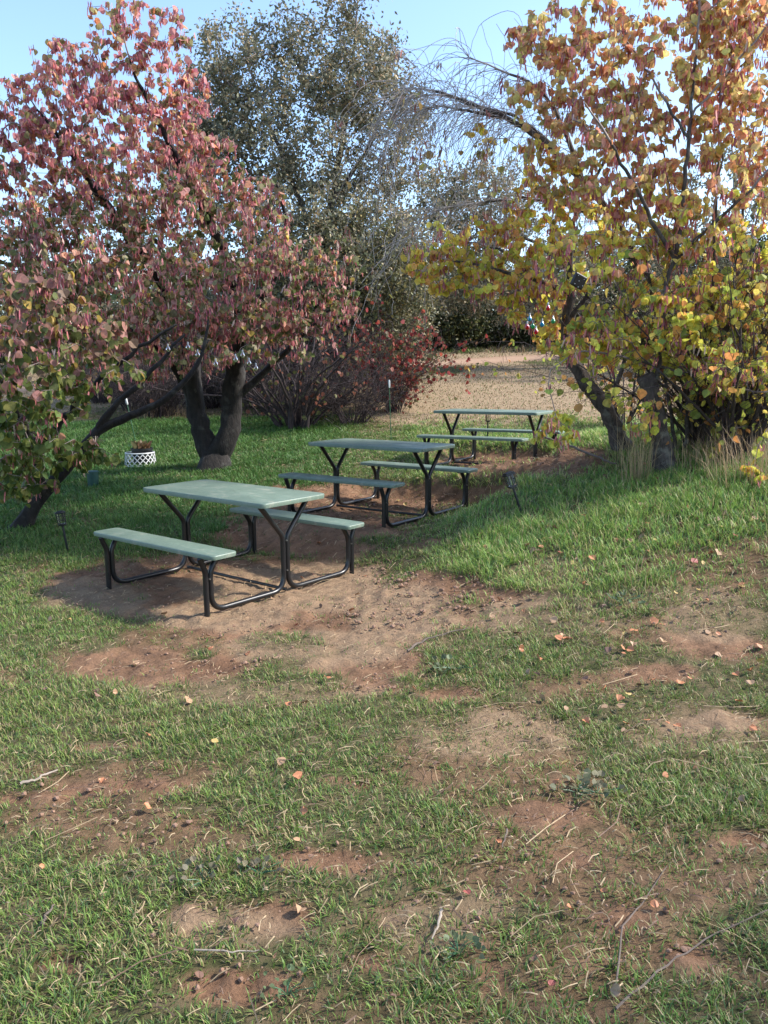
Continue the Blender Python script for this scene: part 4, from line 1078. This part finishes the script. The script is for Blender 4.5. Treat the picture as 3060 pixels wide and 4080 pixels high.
# black box in branches
p = P(1250, 607, 6.9)
t = empty('solar_box', p, 'small black box with tiny white dots hung in the yellow tree', 'solar light box', rot=(.3, .35, .5))
m = MB(); m.box((0, 0, 0), (.13, .03, .11)); m.build('case', BLKP, t, smooth=False, bevel=.012)
m = MB()
for (a, c) in ((-.04, .035), (.03, .03), (-.01, .0), (.045, -.02), (-.035, -.035), (.01, -.045)): m.lathe([(.003, -.003), (.004, 0), (.003, .003)], 6, (a, -.018, c))
m.build('led_dots', WHITEP, t)

# ------------------------------------------------------------------ sticks on the ground
STICK = plain('stick_wood', (.125, .095, .075), .85, var=.4, scale=12, bmp=.3); PALEST = plain('pale_stick', (.31, .255, .20), .8, var=.25, scale=12)
def stick(pts, r, label, mat=STICK, fork=None, up=.012):
    W = [gnd(u, v) + np.array([0, 0, up + r]) for (u, v) in pts]; base = W[0].copy(); W = np.array(W) - base
    q = []
    for i in range(len(W) - 1):
        for k in range(5): q.append(W[i] + (W[i + 1] - W[i]) * k / 5 + R.normal(0, r * .5, 3) * (i + k > 0))
    q.append(W[-1]); rad = np.linspace(r, r * .45, len(q))
    m = MB(); m.tube(q, rad, 6)
    if fork:
        f = np.array([W[len(W) // 2], (gnd(*fork) + np.array([0, 0, up + r + .02]) - base)]); m.tube([f[0], (f[0] + f[1]) / 2 + R.normal(0, r, 3), f[1]], [r * .6, r * .45, r * .25], 5)
    o = m.build('fallen_stick', mat); o.location = tuple(base); tag(o, label, 'stick', 'fallen sticks and twigs')
stick([(880, 1412), (915, 1388), (960, 1375), (1010, 1362)], .007, 'curved grey stick at the edge of the dirt right of centre')
stick([(45, 1702), (85, 1690), (125, 1672)], .007, 'pale stick lying in the grass at the left edge', PALEST)
stick([(1095, 1800), (1085, 1840)], .004, 'short twig beside the round bare patch')
stick([(955, 1975), (945, 2010), (933, 2040)], .005, 'small pale stick standing out in the lower middle', PALEST)
stick([(1330, 2190), (1420, 2110), (1520, 2040), (1659, 1975)], .0038, 'long thin branch in the lower right corner')
stick([(1330, 2140), (1345, 2010), (1395, 1950), (1440, 1880)], .003, 'thin bent twig right of centre near the bottom')
stick([(1145, 1085), (1190, 1105), (1230, 1140)], .004, 'thin twig at the foot of the tilted lantern')
stick([(1190, 1125), (1160, 1170), (1130, 1200)], .004, 'grey twig lying below the tilted lantern')
stick([(700, 905), (730, 925), (752, 940)], .010, 'pale straight stick on the grass right of the twin trunk', PALEST)
stick([(1165, 960), (1240, 990), (1300, 1015), (1330, 1028)], .016, 'weathered broken branch lying across the bank right of the farthest table', STICK, (1190, 975), .10)
stick([(420, 2062), (500, 2065), (560, 2062)], .003, 'thin yellow stalk lying flat near the bottom left', PALEST)
stick([(90, 2010), (100, 1990), (118, 1965)], .006, 'brown strip of bark in the lower left grass')

# ------------------------------------------------------------------ weeds
def weed(u, v, s, label, col):
    b = G(u, v, .0); t = empty('weed_plant', b, label, 'weed', 'broad leaved weeds in the grass'); n = 26
    a = R.rand(n) * 6.283; V = np.stack([np.cos(a) * .02 * s, np.sin(a) * .02 * s, .01 + .03 * R.rand(n)], 1)
    V += np.stack([np.cos(a), np.sin(a), np.zeros(n)], 1) * (R.rand(n) * .085 * s)[:, None]
    scatter('leaves', HL_V, HL_F, V, s * (.013 + .014 * R.rand(n)), np.stack([np.cos(a), np.sin(a), .3 + .7 * R.rand(n)], 1), np.stack([R.normal(0, .4, n), R.normal(0, .4, n), np.ones(n)], 1), pick([col], n), LEAF, t)
    m = MB()
    for k in range(0, n, 3): m.tube([(0, 0, 0), tuple(V[k] * [.5, .5, .7]), tuple(V[k])], .0014, 4)
    m.build('stems', GREENP, t)
weed(1245, 1712, 1.1, 'pair of grey green weed leaves beside a yellow fallen leaf', (.20, .21, .12))
weed(1290, 1715, 1.0, 'dusty weed just right of the leafy weed near the yellow leaf', (.24, .22, .14))
weed(980, 1445, 1.3, 'grey green weed beside the curved stick', (.15, .19, .10))
weed(1345, 1300, 1.4, 'blue grey weed on the bank', (.14, .19, .12))
weed(990, 2060, .8, 'spindly pale weed near the bottom middle', (.17, .21, .11))
weed(440, 1905, .9, 'dusty flat weed left of the lower bare patch', (.20, .18, .12))
weed(620, 2150, .7, 'green rosette weed at the bottom edge', (.12, .18, .08))
weed(560, 1890, .8, 'small withered weed in the lower middle', (.22, .19, .13))

# ------------------------------------------------------------------ fallen leaves
LM = {}
for nm, c in (('orange', (.42, .17, .075)), ('tan', (.35, .215, .12)), ('yellow', (.44, .30, .10)), ('brown', (.16, .085, .055)), ('red', (.28, .075, .055))):
    LM[nm] = plain('fallen_leaf_' + nm, c, .6, var=.35, scale=35)
leafmeshes = []
for k in range(6):
    V = HL_V.copy() * 1.0; V[:, 1] -= .5
    cv = .15 + .5 * R.rand(); V[:, 2] = V[:, 2] * (.5 + R.rand() * 3) + cv * V[:, 1] ** 2 * 1.2 + .06 * R.normal(0, 1, len(V))
    for nm in LM:
        me = D2.meshes.new('fallen_leaf'); me.from_pydata(V.tolist(), [], HL_F); me.materials.append(LM[nm]); me.update(); leafmeshes.append((nm, me))
def fallen(u, v, size, nm):
    g_ = gnd(u, v); ms = [m for m in leafmeshes if m[0] == nm]; me = ms[R.randint(len(ms))][1]
    o = D2.objects.new('fallen_leaf', me); COL.objects.link(o)
    g, s, p = masks(np.array([g_[0]]), np.array([g_[1]])); g = g[0]
    o.location = (g_[0], g_[1], g_[2] + (.008 + .022 * g) * 1.0); o.scale = (size * (.48 if g_[1] < 4.5 else .58),) * 3
    o.rotation_euler = (R.normal(0, .45), R.normal(0, .45), R.rand() * 6.28)
    if g_[1] > 7: where = 'lying around the far tables'
    elif v < 1240 and u > 1000 or (u > 1000 and v < 1480): where = 'lying on the grassy bank at right'
    elif g < .4: where = 'lying on bare dirt'
    else: where = 'lying in the foreground grass'
    tag(o, f'{nm} fallen leaf {where}', 'fallen leaf', f'{nm} fallen leaves {where}')
known = [(405, 1520, .09, 'tan'), (658, 1527, .08, 'tan'), (627, 1532, .08, 'orange'), (465, 1615, .07, 'yellow'), (607, 1658, .08, 'tan'), (643, 1690, .08, 'orange'), (222, 1692, .06, 'orange'), (318, 1600, .06, 'orange'),
         (1222, 1657, .08, 'yellow'), (1200, 1697, .06, 'orange'), (1143, 1463, .07, 'tan'), (1303, 1497, .08, 'orange'), (1240, 1457, .06, 'tan'), (1430, 1393, .09, 'tan'), (1370, 1368, .08, 'orange'), (1345, 1410, .07, 'orange'),
         (1225, 1390, .09, 'orange'), (1640, 1400, .09, 'orange'), (1535, 1363, .08, 'tan'), (1490, 1478, .06, 'orange'), (1620, 1487, .08, 'tan'), (110, 1347, .06, 'tan'), (448, 1377, .05, 'orange'), (640, 1830, .06, 'tan'),
         (657, 1768, .06, 'orange'), (1075, 1828, .05, 'orange'), (1413, 1960, .05, 'orange'), (1010, 1940, .05, 'red'), (1350, 1575, .07, 'orange'), (1223, 1543, .05, 'tan'), (1550, 1200, .09, 'tan'), (1365, 1455, .06, 'brown'),
         (740, 1240, .06, 'orange'), (360, 1218, .06, 'tan'), (520, 1015, .05, 'tan'), (895, 1497, .06, 'orange'), (1435, 1690, .05, 'orange'), (650, 1640, .05, 'red'), (100, 1500, .05, 'brown'), (505, 2001, .06, 'brown'),
         (790, 1470, .07, 'tan'), (535, 1415, .06, 'orange'), (1170, 1600, .05, 'tan'), (1205, 1390, .08, 'orange'), (648, 1972, .07, 'tan'), (810, 1650, .04, 'brown')]
for k in known: fallen(*k)
names = ['orange', 'tan', 'yellow', 'brown', 'red']
def rnd_leaf(n, u0, u1, v0, v1, w, s0=.045, s1=.085):
    for _ in range(n):
        fallen(u0 + R.rand() * (u1 - u0), v0 + R.rand() * (v1 - v0), s0 + (s1 - s0) * R.rand() ** 1.5, names[R.choice(5, p=np.array(w) / sum(w))])
rnd_leaf(95, 1000, 1655, 1090, 1420, [3, 4, 1, 1, .6])
rnd_leaf(12, 1130, 1200, 1140, 1200, [3, 1, 0, 2, 2])
rnd_leaf(30, 1150, 1655, 1420, 1620, [3, 2, .5, 2, .6])
rnd_leaf(28, 640, 1080, 1030, 1190, [1, 4, 1.5, 1, .2], .045, .075)
rnd_leaf(18, 1060, 1300, 985, 1070, [1, 2, 3, .5, 0])
rnd_leaf(24, 100, 1000, 1230, 1520, [2, 3, .3, 2, .5])
rnd_leaf(40, 1250, 1655, 1000, 1250, [2, 2, .5, 3, .6])
rnd_leaf(16, 20, 1640, 1600, 2190, [2, 1.5, .3, 2.5, .5], .035, .065)

# ------------------------------------------------------------------ light, sky, camera
SUN_EL, SUN_AZ = math.radians(42), math.atan2(.08, 1)    # azimuth measured from +x towards +y
sd = np.array([math.cos(SUN_EL) * math.cos(SUN_AZ), math.cos(SUN_EL) * math.sin(SUN_AZ), math.sin(SUN_EL)])
L = D2.lights.new('sun', 'SUN'); L.energy = 3.0; L.angle = math.radians(4); L.color = (1, .95, .88)
lo = D2.objects.new('sun', L); COL.objects.link(lo); lo.rotation_euler = rot_to(sd)
w = D2.worlds.new('World'); scene.world = w; w.use_nodes = True; nt = w.node_tree
bg = nt.nodes['Background']; sky = nt.nodes.new('ShaderNodeTexSky'); sky.sky_type = 'NISHITA'; sky.sun_disc = False
sky.sun_elevation = SUN_EL; sky.sun_rotation = math.pi / 2 - SUN_AZ; sky.air_density = 1.0; sky.dust_density = 1.2; sky.ozone_density = 3.0
nt.links.new(sky.outputs[0], bg.inputs[0]); bg.inputs[1].default_value = .15
cam = D2.cameras.new('camera'); co = D2.objects.new('camera', cam); COL.objects.link(co)
from mathutils import Matrix
M = Matrix((( RT[0], UP[0], -FW[0], 0), (RT[1], UP[1], -FW[1], 0), (RT[2], UP[2], -FW[2], CAMZ), (0, 0, 0, 1)))
co.matrix_world = M
cam.sensor_fit = 'VERTICAL'; cam.sensor_height = 36; cam.lens = FPX / 4080 * 36; cam.clip_end = 2000; cam.clip_start = .05
scene.camera = co
scene.view_settings.view_transform = 'Standard'; scene.view_settings.look = 'None'; scene.view_settings.exposure = 1.36; scene.view_settings.gamma = 1
scene.render.resolution_x = 768; scene.render.resolution_y = 1024
scene.cycles.max_bounces = 6; scene.cycles.transparent_max_bounces = 6
